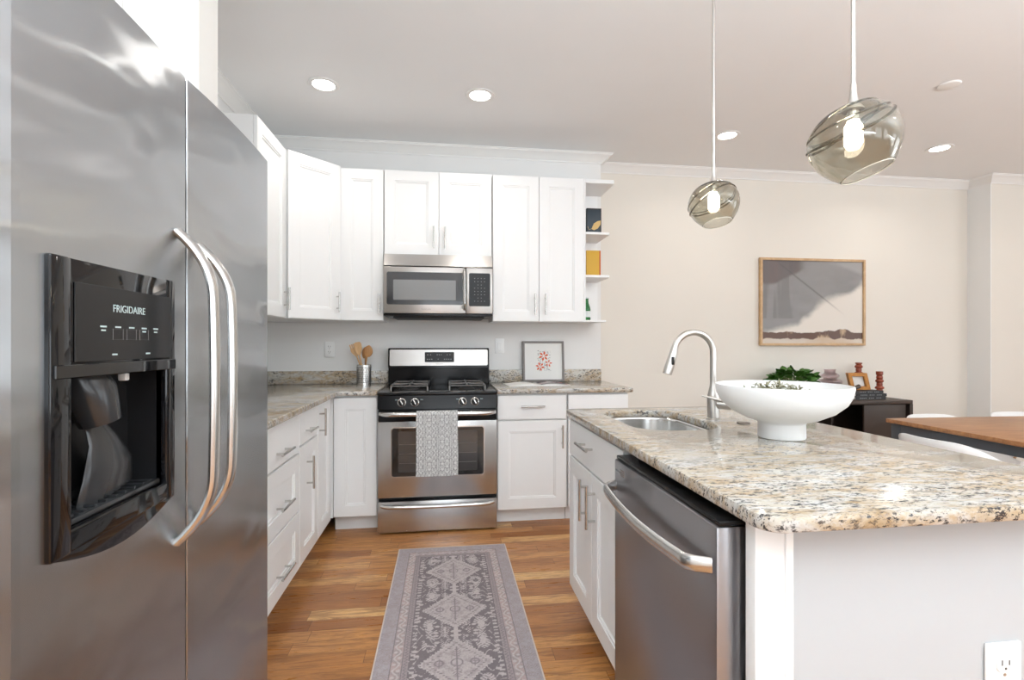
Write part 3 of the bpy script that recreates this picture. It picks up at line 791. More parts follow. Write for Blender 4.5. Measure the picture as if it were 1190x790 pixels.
# ------------------------------------------------------------------ island
XI = 0.995
sbc = cabinet('sink_base_cabinet', 'white island sink base cabinet with two doors under a false drawer', 'cabinet', (XI, -1.672), -PI/2, 0.705, 0.105, ZT, 0.60,
        [('drawer', 'f', 0, 0.700, 0.708, ZT-0.012, ('h', 0.31, 0.800, 0.16)),
         ('door', 's', 0, 0.350, 0.105, 0.703, ('v', 0.300, 0.585, 0.165)), ('door', 's', 0.350, 0.700, 0.105, 0.703, ('v', 0.396, 0.585, 0.165))], True)
# open the cabinet box for the sink bowl
bd = [o for o in kids(sbc) if o.name.startswith('body')][0]
cutb = MB().box(0.04, 0.665, 0.060, 0.54, 0.40, 1.0).build('cutter', None); cutb.parent = sbc
boolean(bd, cutb)
ie = thing('kitchen_island', 'pale grey painted island shell with a white corner post beside the dishwasher', 'kitchen island', (0, 0, 0))
MB().box(1.010, 1.072, -3.043, -3.012, 0.0, ZT-0.001, 0.002).box(1.0705, 1.088, -3.047, -3.012, 0.0, ZT-0.001, 0.003).build('corner_post', 'cabinet_white', ie)
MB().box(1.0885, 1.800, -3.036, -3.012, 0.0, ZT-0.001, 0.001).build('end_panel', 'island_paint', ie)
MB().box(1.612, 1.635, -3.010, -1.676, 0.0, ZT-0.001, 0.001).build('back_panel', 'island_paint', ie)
MB().box(1.02, 1.60, -3.011, -2.997, 0.0, ZT-0.001).build('side_panel', 'cabinet_white', ie)
# dishwasher
dw = thing('dishwasher', 'dark stainless dishwasher with bowed handle built into the island', 'dishwasher', (0.963, -2.382, 0), -PI/2)
DWW = 0.606
MB().box(0.004, DWW-0.004, 0.078, 0.60, 0.02, 0.868, 0.002).build('body', 'black_plastic', dw)
d = MB().box(0.0, DWW, 0.0, 0.070, 0.115, 0.846, 0.005).build('door', 'steel_dish', dw)
MB().box(0.002, DWW-0.002, 0.006, 0.070, 0.8465, 0.858, 0.003).build('top_controls', 'black_plastic', dw)
MB().box(0.002, DWW-0.002, 0.085, 0.11, 0.0, 0.112).build('toe_panel', 'black_plastic', dw)
m = MB(); n = 36; pts = []
for k in range(n+1):
    s = k/n; e = min(s, 1-s)/0.07; pts.append((0.012+(DWW-0.024)*s, -0.002-0.040*(1-(1-min(1, e))**2.2)-0.012*math.sin(PI*s), 0.765-0.012*math.sin(PI*s)))
m.tube(pts, 0.017, 16, flat=(0.55, 1.0), up=(0, 0, 1)); m.build('handle', 'steel_satin', d)
m = MB()
for k in range(4): m.box(0.055, 0.092, -0.0008, 0.002, 0.806+k*0.0055, 0.809+k*0.0055)
m.build('vent_badge', 'steel_satin', d, smooth=False)
text('brand_lettering', 'FRIGIDAIRE', 0.009, 'print_dim', d, TR(0.034, -0.0003, 0.814) @ RX(PI/2))

# island counter with sink cut-out
def loop(x0, x1, y0, y1, r, n=8, z=0, ins=0):
    x0 += ins; x1 -= ins; y0 += ins; y1 -= ins; r = max(0.001, r-ins)
    return [(a, b, z) for a, b in rrect(x0, x1, y0, y1, r, n)]
IC = (0.975, 1.850, -3.125, -1.655)
SK = (1.105, 1.432, -2.270, -1.748)
bm = bmesh.new()
def ring(pts): return [bm.verts.new(p) for p in pts]
def closed_edges(vs): return [bm.edges.new((vs[i], vs[(i+1) % len(vs)])) for i in range(len(vs))]
prof = [(0.006, 0.911), (0.002, 0.9095), (0.0, 0.905), (0.0, 0.888), (0.002, 0.8835), (0.006, 0.8815)]
outs = [ring(loop(*IC, 0.045, 8, z, i)) for i, z in prof]
ins_ = [ring(loop(*SK, 0.125, 10, z, -i)) for i, z in prof]
for R in (outs, ins_):
    for A, B in zip(R[:-1], R[1:]):
        for k in range(len(A)): bm.faces.new([A[k], A[(k+1) % len(A)], B[(k+1) % len(A)], B[k]])
for idx in (0, -1):
    es = []
    for L_ in (outs[idx], ins_[idx]):
        es += [bm.edges.get((L_[i], L_[(i+1) % len(L_)])) for i in range(len(L_))]
    bmesh.ops.triangle_fill(bm, edges=es, use_beauty=True)
m = MB(); m.bm.free(); m.bm = bm
ic = m.build('island_countertop', 'granite')
tag(ic, 'large speckled granite island countertop with cut-out for the sink', 'countertop', 'granite countertops')
# sink
L_ = [loop(*SK, 0.125, 10, 0.8805, -0.018), loop(*SK, 0.125, 10, 0.8805, 0.001), loop(*SK, 0.125, 10, 0.870, 0.003), loop(*SK, 0.125, 10, 0.72, 0.008),
      loop(*SK, 0.125, 10, 0.69, 0.022), loop(*SK, 0.125, 10, 0.680, 0.050), loop(*SK, 0.125, 10, 0.676, 0.12)]
L_ += [loop(*SK, 0.125, 10, 0.674, 0.12), loop(*SK, 0.125, 10, 0.678, 0.048), loop(*SK, 0.125, 10, 0.688, 0.019), loop(*SK, 0.125, 10, 0.72, 0.005), loop(*SK, 0.125, 10, 0.870, 0.0), loop(*SK, 0.125, 10, 0.878, -0.018)]
sk = thing('sink', 'stainless undermount sink basin set into the island countertop', 'sink', (0, 0, 0))
m = MB(); m.rings(L_[:7], cap0=False, cap1=True); m.rings(L_[7:][::1], cap0=True, cap1=False)
m.build('basin', 'sink_steel', sk, recalc=False)
MB().lathe([(0, 0), (0.040, 0), (0.044, 0.003), (0.030, 0.004), (0, 0.001)], (1.30, -2.0, 0.6765), 28).build('drain', 'chrome', sk)
# faucet
fa = thing('faucet', 'brushed nickel gooseneck pull-down faucet behind the sink', 'faucet', (1.491, -2.047, 0.911))
MB().lathe([(0, 0), (0.028, 0), (0.028, 0.004), (0.0235, 0.007), (0.0235, 0.088), (0.021, 0.100), (0.0135, 0.135), (0.0125, 0.15), (0, 0.15)], seg=32).build('base_body', 'nickel', fa)
pts = [(0, 0, 0.14), (0, 0, 0.20), (0, 0, 0.25)]
R_ = 0.083
for k in range(1, 20):
    a = PI*0.93*k/19; pts.append((-R_+R_*math.cos(a), 0, 0.265+R_*math.sin(a)))
MB().tube(pts, 0.0125, 20).build('gooseneck', 'nickel', fa)
e = Vector(pts[-1]); dd = (Vector(pts[-1])-Vector(pts[-2])).normalized()
MB().tube([e-dd*0.004, e+dd*0.012, e+dd*0.018, e+dd*0.085, e+dd*0.105], [0.0135, 0.0140, 0.0150, 0.0185, 0.0175], 20).build('spray_head', 'nickel', fa)
q = e+dd*0.05
MB().box(q.x-0.006, q.x+0.006, q.y-0.0195, q.y-0.014, q.z-0.016, q.z+0.016, 0.002).build('spray_button', 'black_plastic', fa)
MB().cyl((0.012, -0.014, 0.062), (0.048, -0.052, 0.060), 0.0185, 24).tube([(-0.046, 0.004, 0.094), (-0.02, -0.020, 0.088), (0.012, -0.038, 0.078), (0.040, -0.044, 0.070)], [0.004, 0.005, 0.006, 0.006], 12).build('lever_handle', 'nickel', fa)
pl = MB().lathe([(0, 0), (0.024, 0), (0.024, 0.003), (0.020, 0.005), (0.0, 0.006)], (1.546, -2.165, 0.9115), 28).build('hole_cover', 'hole_dark')
tag(pl, 'small flat metal hole cover on the island counter between faucet and bowl', 'hole cover')

# pedestal bowl
bw = MB().lathe([(0, 0.0), (0.068, 0.0), (0.070, 0.003), (0.069, 0.045), (0.072, 0.052), (0.105, 0.062), (0.150, 0.085), (0.180, 0.112), (0.195, 0.140), (0.199, 0.163), (0.198, 0.170), (0.194, 0.170),
                 (0.190, 0.160), (0.180, 0.138), (0.160, 0.112), (0.12, 0.085), (0.06, 0.070), (0, 0.066)], (1.505, -2.437, 0.9115), 72).build('pedestal_bowl', 'ceramic_white', ang=0.9)
tag(bw, 'large matte white pedestal bowl standing on the island countertop', 'bowl')
m = MB(); m2 = MB()
for k in range(230):
    a = random.random()*2*PI; r = 0.125*math.sqrt(random.random()); x = 1.492+r*math.cos(a)*1.05; y = -2.43+r*math.sin(a)
    z = 0.9115+0.100+0.062*(1-(r/0.14)**2)+random.uniform(-0.012, 0.010)
    mm = m if random.random() < 0.5 else m2
    if k < 60: mm.lathe([(0, -0.018), (0.016, -0.010), (0.020, 0), (0.014, 0.010), (0, 0.014)], (x, y, z-0.022), 7)
    d_ = Vector((random.uniform(-1, 1), random.uniform(-1, 1), random.uniform(-0.1, 0.7))).normalized()
    p = Vector((x, y, z)); mm.tube([p, p+d_*0.012+Vector((0, 0, 0.004)), p+d_*0.024], [0.0016, 0.0032, 0.0008], 5)
g_ = m.build('dried_moss', 'moss'); tag(g_, 'dried green moss and lichen filling the white pedestal bowl', 'moss', None, 'stuff')
m2.build('lichen', 'moss_pale', g_)

# ------------------------------------------------------------------ pendants
def pendant(x, y, zc, s, tilt, label, band):
    t = thing('pendant_light', label, 'pendant light', (x, y, ZC), 0, 'smoky glass pendants over the island')
    zt = zc-ZC
    MB().lathe([(0, -0.025), (0.055, -0.025), (0.062, -0.018), (0.062, 0), (0, 0)], (0, 0, -0.0005), 36).build('ceiling_canopy', 'nickel', t)
    top = zt+0.078*s/0.1
    MB().cyl((0, 0, top+0.03), (0, 0, -0.02), 0.0052, 14).build('rod', 'nickel', t)
    MB().lathe([(0.0, 0.060), (0.007, 0.060), (0.008, 0.035), (0.013, 0.012), (0.024, -0.004), (0.024, -0.007), (0, -0.007)], (0, 0, top), 28).build('socket_cap', 'nickel', t)
    # blown glass shade: lathe about tilted axis
    pr = [(0.012, 0.072), (0.045, 0.068), (0.072, 0.054), (0.092, 0.030), (0.100, 0.004), (0.097, -0.020), (0.086, -0.044), (0.070, -0.064), (0.057, -0.078)]
    pr = [(r*s/0.1, z*s/0.1*1.12) for r, z in pr]
    # smooth profile
    P_ = []
    for i in range(len(pr)-1):
        p0 = pr[max(i-1, 0)]; p1 = pr[i]; p2 = pr[i+1]; p3 = pr[min(i+2, len(pr)-1)]
        for k in range(4):
            u = k/4
            f = lambda a, b, c, d: 0.5*((2*b)+(-a+c)*u+(2*a-5*b+4*c-d)*u*u+(-a+3*b-3*c+d)*u**3)
            P_.append((f(p0[0], p1[0], p2[0], p3[0]), f(p0[1], p1[1], p2[1], p3[1])))
    P_.append(pr[-1]); th = 0.0032
    inner = [(max(0.002, r-th), z-(th if i < 8 else 0)) for i, (r, z) in enumerate(P_)][::-1]
    inner[0] = (P_[-1][0]-th, P_[-1][1]+0.0005)
    mtx = RY(tilt) @ RX(-0.20)
    g = MB().lathe(P_+inner, (0, 0, zt), 56, mtx, caps=False).build('glass_shade', 'smoky_glass', t, ang=1.4)
    lip = P_[-1]; v3 = []
    for k in range(49):
        v = mtx @ Vector(((lip[0]-th*0.5)*math.cos(2*PI*k/48), (lip[0]-th*0.5)*math.sin(2*PI*k/48), lip[1]-0.0006)); v3.append((v.x, v.y, v.z+zt))
    MB().tube(v3, 0.0013, 6).build('glass_lip', 'glass_lip', g)
    # flowing band in the glass
    def onsurf(a, z):
        for (r0, z0), (r1, z1) in zip(P_[:-1], P_[1:]):
            if z1 <= z <= z0: return r0+(r1-r0)*(z0-z)/(z0-z1+1e-9)
        return P_[-1][0]
    for b0, amp, ph, rad in band:
        pts = []
        for k in range(61):
            a = 2*PI*k/60; z = (b0+amp*math.sin(a+ph)+0.25*amp*math.sin(2*a+ph*2))*s/0.1*1.12; r = onsurf(a, z)+0.0004
            v = mtx @ Vector((r*math.cos(a), r*math.sin(a), z)); pts.append((v.x, v.y, v.z+zt))
        MB().tube(pts, rad, 8).build('glass_band', 'smoky_band', g)
    # socket and bulb
    MB().cyl((0, 0, top-0.007), (0, 0, top-0.032), 0.014, 20).build('socket', 'nickel', t)
    bl = MB().lathe([(0, -0.030), (0.012, -0.030), (0.015, -0.038), (0.020, -0.046), (0.020, -0.088), (0.013, -0.100), (0, -0.103)], (0, 0, top), 20).build('bulb', 'bulb_glow', t)
    return t
pendant(1.418, -2.178, 1.738, 0.091, -0.09, 'smaller looking smoky glass pendant on a long rod above the sink', [(0.022, 0.022, 2.6, 0.0020), (0.006, 0.026, 2.2, 0.0028)])
pendant(1.436, -2.800, 1.722, 0.102, -0.27, 'nearer larger tilted smoky glass pendant above the island end', [(0.036, 0.012, 0.8, 0.0024), (0.020, 0.030, 1.0, 0.0030), (0.046, 0.010, 3.0, 0.0018)])

# ------------------------------------------------------------------ runner rug
def rug():
    x0, x1, y0, y1 = 0.162, 0.778, -2.95, -0.935
    Wd, Ln = x1-x0, y1-y0
    th = 0.006
    def col(U, V):
        X = np.abs(U-0.5)*Wd; Yv = (1-V)*Ln       # Yv from far edge
        Xs = (U-0.5)*Wd
        e = np.minimum(Wd/2-X, np.minimum(Yv, Ln-Yv))   # distance to the edge
        bgc = np.array((0.42, 0.35, 0.35)); lt = np.array((0.66, 0.58, 0.57)); dk = np.array((0.20, 0.165, 0.175)); pk = np.array((0.56, 0.42, 0.40)); lav = np.array((0.48, 0.425, 0.445))
        N1 = vnoise(U, V, 60, 180, 1, 2); N2 = vnoise(U, V, 28, 90, 2, 2); N3 = vnoise(U, V, 5, 12, 3, 2)
        c = lerp(bgc, lav, sstep(0.4, 0.6, N3))
        # outer plain border
        m_out = e < 0.060
        tx = (np.abs((X/0.011) % 1-0.5) < 0.16) ^ (np.abs((Yv/0.014) % 1-0.5) < 0.2)
        c = np.where(m_out[..., None], lerp(lav*1.02, bgc, np.where(tx, 0.9, 0.0)*sstep(0.3, 0.6, N2)+sstep(0.45, 0.6, N1)*0.35), c)
        # guard line
        # main border with vine pattern
        m_b = (e >= 0.060) & (e < 0.103)
        along = np.where(Wd/2-X < np.minimum(Yv, Ln-Yv), Yv, Xs)
        vine = np.abs(e-0.081-0.011*np.sin(along*2*PI/0.075)) < 0.0042
        ph = (along/0.0375) % 1.0
        side = np.where((along/0.0375) % 2.0 < 1, 1, -1)
        flo = np.hypot((ph-0.5)*0.0375, (e-0.081+side*0.009)) < 0.0075
        cb = lerp(pk, bgc, sstep(0.35, 0.65, N2))
        cb = np.where((vine | flo)[..., None], lt, cb); c = np.where(m_b[..., None], cb, c)
        m_c = (e >= 0.103) & (e < 0.126)
        zz = np.abs(((along/0.018) % 1.0)-0.5)*2
        cc = lerp(bgc, dk, (np.abs(e-0.1145-(zz-0.5)*0.012) < 0.0028)*0.7); c = np.where(m_c[..., None], cc, c)
        for g in (0.060, 0.103, 0.126): c = np.where((np.abs(e-g) < 0.0018)[..., None], dk*1.1, c)
        # field
        m_f = e >= 0.126
        per = 0.385; yc = ((Yv-0.315+per/2) % per)-per/2
        hw = 0.308-0.116
        # stepped diamond medallion
        Xq = np.round(X/0.010)*0.010; 
        dm = np.abs(yc)/0.150+Xq/0.138
        cf = np.broadcast_to(dk, c.shape).copy()
        # leaves / botehs in the dark field
        def blob(cx_, cy_, rx, ry, cond=None): return ((X-cx_)/rx)**2+((np.abs(yc)-cy_)/ry)**2 < 1
        ink = np.zeros_like(X, bool)
        yy = np.abs(yc)
        # tree with chevron branches near centre
        ink |= (np.abs(X-0.045) < 0.0022) & (yy > 0.085) & (yy < 0.19)
        ink |= (np.abs(((yy+np.abs(X-0.045)*0.9)/0.013) % 1.0-0.5) < 0.20) & (np.abs(X-0.045) < 0.019) & (yy > 0.09)
        # feathery palmette further out
        petal = ((X-0.108)/(0.016+0.020*np.clip((0.19-yy)/0.10, 0, 1)))**2+((yy-0.135)/0.060)**2
        ink |= (petal < 1) & ((np.abs(((yy+np.abs(X-0.112)*0.9)/0.017) % 1.0-0.5) < 0.34) | (petal < 0.25))
        ink |= (np.abs(X-0.168) < 0.009) & (np.abs((yy/0.026) % 1.0-0.5) < 0.22)
        ink &= (N2 > 0.36)
        ink |= (np.abs(((yy-0.04*np.sin(X*60))/0.045) % 1.0-0.5) < 0.07) & (X > 0.02) & (N1 > 0.5)
        for bx, by in ((0.078, 0.135), (0.083, 0.182), (0.155, 0.055), (0.16, 0.085), (0.012, 0.178)): ink |= blob(bx, by, 0.011, 0.008)
        cf = np.where(ink[..., None], lt*0.95, cf)
        # medallion fill
        med = dm < 1
        cm = lerp(lt*0.92, bgc, sstep(0.5, 0.7, N1)*0.7)
        det = (np.abs(dm-0.82) < 0.018) | (np.abs(np.hypot(X-0.0, yc)-0.022) < 0.003) | (np.abs(np.hypot(X-0.068, yc)-0.016) < 0.0035)
        det |= (X < 0.002) & (yy < 0.10) | ((np.abs(((yy-X*0.8)/0.014) % 1-0.5) < 0.14) & (X < 0.018) & (yy > 0.035) & (yy < 0.085))
        det |= (np.abs(X-0.068) < 0.0022) & (yy < 0.028) | ((yy < 0.0022) & (np.abs(X-0.068) < 0.022))
        cm = np.where(det[..., None], dk*1.5, cm)
        cf = np.where(med[..., None], cm, cf)
        cf = np.where(((dm > 1) & (dm < 1.05))[..., None], lt, cf)
        # join between medallions
        cf = np.where(((X < 0.010) & (yy > 0.148))[..., None], lt*0.95, cf)
        # spandrel at the far end
        c = np.where(m_f[..., None], cf, c)
        fade = 0.18*vnoise(U, V, 9, 26, 5, 3)+0.10
        c = c*(1-fade[..., None])+np.array((0.40, 0.36, 0.37))*fade[..., None]
        c = c*(0.92+0.16*vnoise(U, V, 150, 420, 6, 1))[..., None]
        return c*1.0
    def pos(U, V): return x0+U*Wd, y0+V*Ln, np.full_like(U, th)
    t = thing('runner_rug', 'faded mauve patterned runner rug lying on the oak floor before the stove', 'rug', (0, 0, 0))
    grid_obj('pile', 206, 660, pos, col, 'rug_weave', t)
    b = 0.006
    MB().box(x0-b, x1+b, y1, y1+b, 0.0005, th, 0.001, 1).box(x0-b, x1+b, y0-b, y0, 0.0005, th, 0.001, 1).box(x0-b, x0, y0, y1, 0.0005, th, 0.001, 1).box(x1, x1+b, y0, y1, 0.0005, th, 0.001, 1).build('binding', 'rug_binding', t)
    MB().box(x0, x1, y0, y1, 0.0004, th-0.0008).build('backing', 'rug_binding', t)
rug()

# ------------------------------------------------------------------ painting
def painting():
    X0, X1, Z0, Z1 = 3.199, 4.240, 1.196, 1.981; Yw = 0.199
    t = thing('painting', 'abstract grey, white and brown painting in a pale oak frame on the dining wall', 'painting', (0, 0, 0))
    f = 0.022; yf = Yw-0.032
    m = MB()
    for a, b, c, d in ((X0, X0+f, Z0, Z1), (X1-f, X1, Z0, Z1), (X0+f, X1-f, Z0, Z0+f), (X0+f, X1-f, Z1-f, Z1)): m.box(a, b, yf, Yw-0.001, c, d, 0.0015, 1)
    m.build('frame', 'frame_oak', t)
    def pos(U, V): return X0+f+U*(X1-X0-2*f), np.full_like(U, yf+0.014), Z0+f+V*(Z1-Z0-2*f)
    def col(U, V):
        n = vnoise(U, V, 3, 3, 11, 5); n2 = vnoise(U, V, 14, 5, 12, 4); n3 = vnoise(U, V, 5, 9, 13, 4); n4 = vnoise(U, V, 30, 10, 17, 3)
        cream = np.array((0.72, 0.66, 0.59)); grey = np.array((0.235, 0.225, 0.22)); dgrey = np.array((0.085, 0.075, 0.073)); brown = np.array((0.10, 0.042, 0.02)); sand = np.array((0.50, 0.34, 0.20))
        c = lerp(cream, cream*0.93, n)
        # broad grey cloud: diagonal boundary from the lower left to the upper right
        bound = 0.10+0.42*U+0.75*np.maximum(0, U-0.35)+0.22*(n-0.5)-0.25*sstep(0.5, 0.9, U)
        g = sstep(-0.03, 0.07, V-bound)
        c = lerp_arr(c, lerp(grey*1.15, grey*0.85, n3), g)
        g2 = sstep(0.0, 0.25, V-bound-0.22+0.4*(n3-0.5)); c = lerp_arr(c, np.broadcast_to(grey*1.2, c.shape), g2*sstep(0.3, 0.6, U)*0.5)
        # pale stroke top right
        g3 = sstep(0.0, 0.08, V-1.0+0.5*(U-0.62)+0.16*(n-0.5))*sstep(0.55, 0.7, U); c = lerp_arr(c, np.broadcast_to(grey*1.5, c.shape), g3*0.8)
        # dark brown upper left corner
        dkm = sstep(0.0, 0.05, V-(0.70+0.65*np.maximum(0, U-0.14)-0.05*(n2-0.5)))*(1-sstep(0.34, 0.44, U)); c = lerp_arr(c, lerp(dgrey, (0.15, 0.10, 0.09), n2), dkm*0.9)
        # vertical drips
        dr_ = sstep(0.48, 0.62, vnoise(U, V, 16, 0.8, 14, 2))*(V > 0.3)*(1-sstep(0.28, 0.36, U)); c = lerp_arr(c, np.broadcast_to(dgrey*1.5, c.shape), dr_*0.45)
        # dark diagonal line
        ln = np.exp(-((V-(0.98-0.95*(U-0.15)))/0.012)**2)*sstep(0.12, 0.2, U)*(1-sstep(0.55, 0.85, U)); c = lerp_arr(c, np.broadcast_to(dgrey, c.shape), ln*0.6)
        # ground
        hor = 0.135+0.03*(n2-0.5)+0.035*sstep(0.5, 0.8, U)*(1-sstep(0.82, 0.9, U))+0.02*(n4-0.5)
        gb = sstep(0.0, 0.006, hor-V); c = lerp_arr(c, lerp(brown, sand, sstep(0.62, 0.8, n2)), gb)
        gs = sstep(0, 0.012, 0.062+0.05*(n2-0.5)-V); c = lerp_arr(c, lerp(sand, cream*0.85, n3), gs)
        return c
    grid_obj('canvas', 220, 170, pos, col, 'canvas', t)
def lerp_arr(a, b, f): return a*(1-f[..., None])+b*f[..., None]
painting()

# ------------------------------------------------------------------ outlets and switches
def outlet(loc, label, rotz=0, kind='outlet', group='electrical wall plates'):
    t = thing('wall_outlet' if kind == 'outlet' else 'light_switch', label, 'outlet' if kind == 'outlet' else 'switch', loc, rotz, group)
    MB().box(-0.036, 0.036, -0.006, 0.0, -0.058, 0.058, 0.003, 2).build('cover_plate', 'plastic_white', t)
    if kind == 'outlet':
        for s in (-1, 1):
            r = MB().prism(rrect(-0.017, 0.017, s*0.020-0.014, s*0.020+0.014, 0.009), -0.0085, -0.005, 0.001, 1, axis='Y').build('receptacle', 'plastic_white', t)
            MB().box(-0.0085, -0.0060, -0.0089, -0.0080, s*0.020-0.002, s*0.020+0.008).box(0.0060, 0.0085, -0.0089, -0.0080, s*0.020-0.002, s*0.020+0.007).box(-0.002, 0.002, -0.0089, -0.0080, s*0.020-0.010, s*0.020-0.006).build('slots', 'plastic_slot', r)
        MB().cyl((0, -0.006, 0), (0, -0.0072, 0), 0.003, 10).build('screw', 'nickel', t)
    else:
        MB().box(-0.0165, 0.0165, -0.0085, -0.005, -0.033, 0.033, 0.0015, 1).build('rocker', 'plastic_white', t)
    return t
outlet((-0.441, -0.0005, 1.17), 'white duplex outlet on the wall left of the utensil holder')
outlet((0.852, -0.0005, 1.195), 'white rocker switch plate on the wall right of the stove backguard', kind='switch')
io = outlet((1.562, -3.0365, 0.536), 'white duplex outlet on the island end panel at lower right'); io.scale = (1.18, 1.0, 1.12)

# ------------------------------------------------------------------ utensil holder and utensils
cx_, cy_ = -0.163, -0.165
m = MB().lathe([(0, 0), (0.052, 0), (0.052, 0.148), (0.0495, 0.148), (0.0495, 0.004), (0, 0.004)], (cx_, cy_, 0.9115), 40)
cr = m.build('utensil_holder', 'steel_satin')
tag(cr, 'perforated stainless utensil holder on the counter left of the stove', 'utensil holder')
m = MB()
for r_ in range(8):
    for k in range(22):
        a = 2*PI*(k+0.5*(r_ % 2))/22; n = Vector((math.cos(a), math.sin(a), 0)); p = Vector((cx_, cy_, 0.9115+0.022+r_*0.015))+n*0.0519
        m.cyl(p, p+n*0.0006, 0.0042, 8)
m.build('perforations', 'plastic_slot', cr)
def utensil(kind, base, tip, label, mat, w_):
    t0, t1 = Vector(base), Vector(tip); d_ = (t1-t0); L = d_.length; dn = d_.normalized()
    side = Vector((1, 0, 0))-dn*dn.x; side.normalize(); nrm = dn.cross(side)
    m = MB(); m.T = Matrix((( *[side.x, nrm.x, dn.x], t0.x), (*[side.y, nrm.y, dn.y], t0.y), (*[side.z, nrm.z, dn.z], t0.z), (0, 0, 0, 1)))
    m.tube([(0, 0, 0), (0, 0, L*0.35), (0, 0, L*0.72)], [0.006, 0.0055, 0.005], 10)
    hl = 0.085
    if kind == 'spoon':
        pts = [(0, 0, L*0.70+hl*s) for s in np.linspace(0, 1, 12)]; rr = [max(0.003, w_*math.sin(PI*min(1, (0.10+0.90*s)))**0.6) for s in np.linspace(0, 1, 12)]
        m.tube(pts, rr, 18, flat=(1, 0.22), up=(0, 1, 0))
    elif kind == 'spatula':
        m.prism([(-0.008, L*0.68), (0.008, L*0.68), (w_, L*0.80), (w_, L*0.68+hl), (w_*0.6, L*0.70+hl*1.05), (-w_*0.6, L*0.70+hl*1.05), (-w_, L*0.68+hl), (-w_, L*0.80)], -0.003, 0.003, 0.001, 1, axis='Y')
    else:
        m.prism([(-0.007, L*0.66), (0.007, L*0.66), (w_, L*0.78), (w_*0.95, L*0.86), (-w_*0.95, L*0.86), (-w_, L*0.78)], -0.003, 0.003, 0, 1, axis='Y')
        for k in range(4):
            x = -w_*0.95+w_*1.9*(k+0.5)/4; m.box(x-w_*0.17, x+w_*0.17, -0.003, 0.003, L*0.855, L*0.70+hl*0.98, 0.0015, 1)
    o = m.build('wooden_'+kind, mat); tag(o, label, kind, 'wooden utensils in the holder'); return o
zb = 0.9165
utensil('fork', (cx_+0.020, cy_+0.01, zb), (cx_-0.090, cy_+0.02, 1.225), 'pale wooden fork leaning out to the left of the holder', 'utensil_pale', 0.028)
utensil('spatula', (cx_+0.012, cy_-0.018, zb), (cx_-0.048, cy_-0.01, 1.232), 'pale wooden spatula beside the fork in the holder', 'utensil_pale', 0.026)
utensil('spoon', (cx_-0.018, cy_+0.01, zb), (cx_+0.038, cy_+0.0, 1.205), 'round brown wooden spoon at the right of the holder', 'utensil_wood', 0.034)
utensil('spoon', (cx_+0.002, cy_+0.034, zb), (cx_+0.004, cy_+0.042, 1.185), 'smaller wooden spoon behind the round brown spoon', 'utensil_wood', 0.026)

# ------------------------------------------------------------------ framed flower print leaning on the backsplash
t = thing('framed_print', 'small grey frame with red flower print leaning behind the open magazine', 'picture frame', (1.198, -0.060, 0.9135))
t.rotation_euler = (-0.10, 0, 0)
FW, FH, f = 0.335, 0.322, 0.017
m = MB()
for a, b, c, d in ((-FW/2, -FW/2+f, 0, FH), (FW/2-f, FW/2, 0, FH), (-FW/2+f, FW/2-f, 0, f), (-FW/2+f, FW/2-f, FH-f, FH)): m.box(a, b, 0, 0.022, c, d, 0.001, 1)
m.build('frame', 'frame_grey', t)
MB().box(-FW/2+f, FW/2-f, 0.008, 0.020, f, FH-f).build('mat_board', 'paper_white', t)
m = MB()
def flower(m, cx_, cz_, r, n=6, a0=0.3):
    for k in range(n):
        a = a0+2*PI*k/n; c, s = math.cos(a), math.sin(a)
        m.prism([(cx_+0.15*r*c, cz_+0.15*r*s), (cx_+0.6*r*c-0.2*r*s, cz_+0.6*r*s+0.2*r*c), (cx_+r*c, cz_+r*s), (cx_+0.6*r*c+0.2*r*s, cz_+0.6*r*s-0.2*r*c)], 0.0068, 0.0080, 0, 1, axis='Y')
flower(m, 0.002, 0.203, 0.042); flower(m, -0.028, 0.120, 0.038, 6, 0.8); flower(m, 0.040, 0.146, 0.031, 5, 0.1)
m.build('flower_print', 'orange_print', t, smooth=False)
m = MB()
for k in range(110):
    x, z = random.uniform(-0.050, 0.055), random.uniform(0.085, 0.245)
    m.box(x, x+random.uniform(0.002, 0.007), 0.0072, 0.0079, z, z+random.uniform(0.002, 0.008))
m.box(0.006, 0.009, 0.0072, 0.0079, 0.10, 0.15); m.build('print_specks', 'grey_print', t, smooth=False)

# open magazine
def magazine():
    t = thing('open_magazine', 'open magazine lying on the counter in front of the flower print', 'magazine', (1.090, -0.30, 0.9118), 0.08)
    m = MB()
    for s in (-1, 1):
        prof_ = []
        n = 10
        top = [(s*0.225*k/n, 0.004+0.012*math.sin(PI*min(1, k/n*1.15))*(1-0.4*k/n)) for k in range(n+1)]
        bot = [(s*0.225*k/n, 0.0) for k in range(n, -1, -1)]
        m.prism(top+bot, -0.12, 0.12, 0, axis='Y')
    m.build('pages', 'paper_white', t)
    def pos(U, V): return 0.010+U*0.205, -0.112+V*0.224, 0.0068+0.012*np.sin(PI*np.minimum(1, (0.045+U*0.91)*1.15))*(1-0.4*(0.045+U*0.91))
    def col(U, V):
        n = vnoise(U, V, 4, 4, 21, 4); c = lerp((0.55, 0.50, 0.50), (0.10, 0.09, 0.10), sstep(0.42, 0.55, n)); c = lerp_arr(c, np.broadcast_to(np.array((0.50, 0.22, 0.20)), c.shape), sstep(0.62, 0.70, vnoise(U, V, 5, 3, 22, 3)))
        return c
    grid_obj('page_photo', 40, 40, pos, col, 'printed_paper', t)
    m = MB()
    for k in range(9): m.box(-0.20, -0.05, -0.09+k*0.02, -0.086+k*0.02, 0.0125, 0.0168)
    m.bm.free()
magazine()

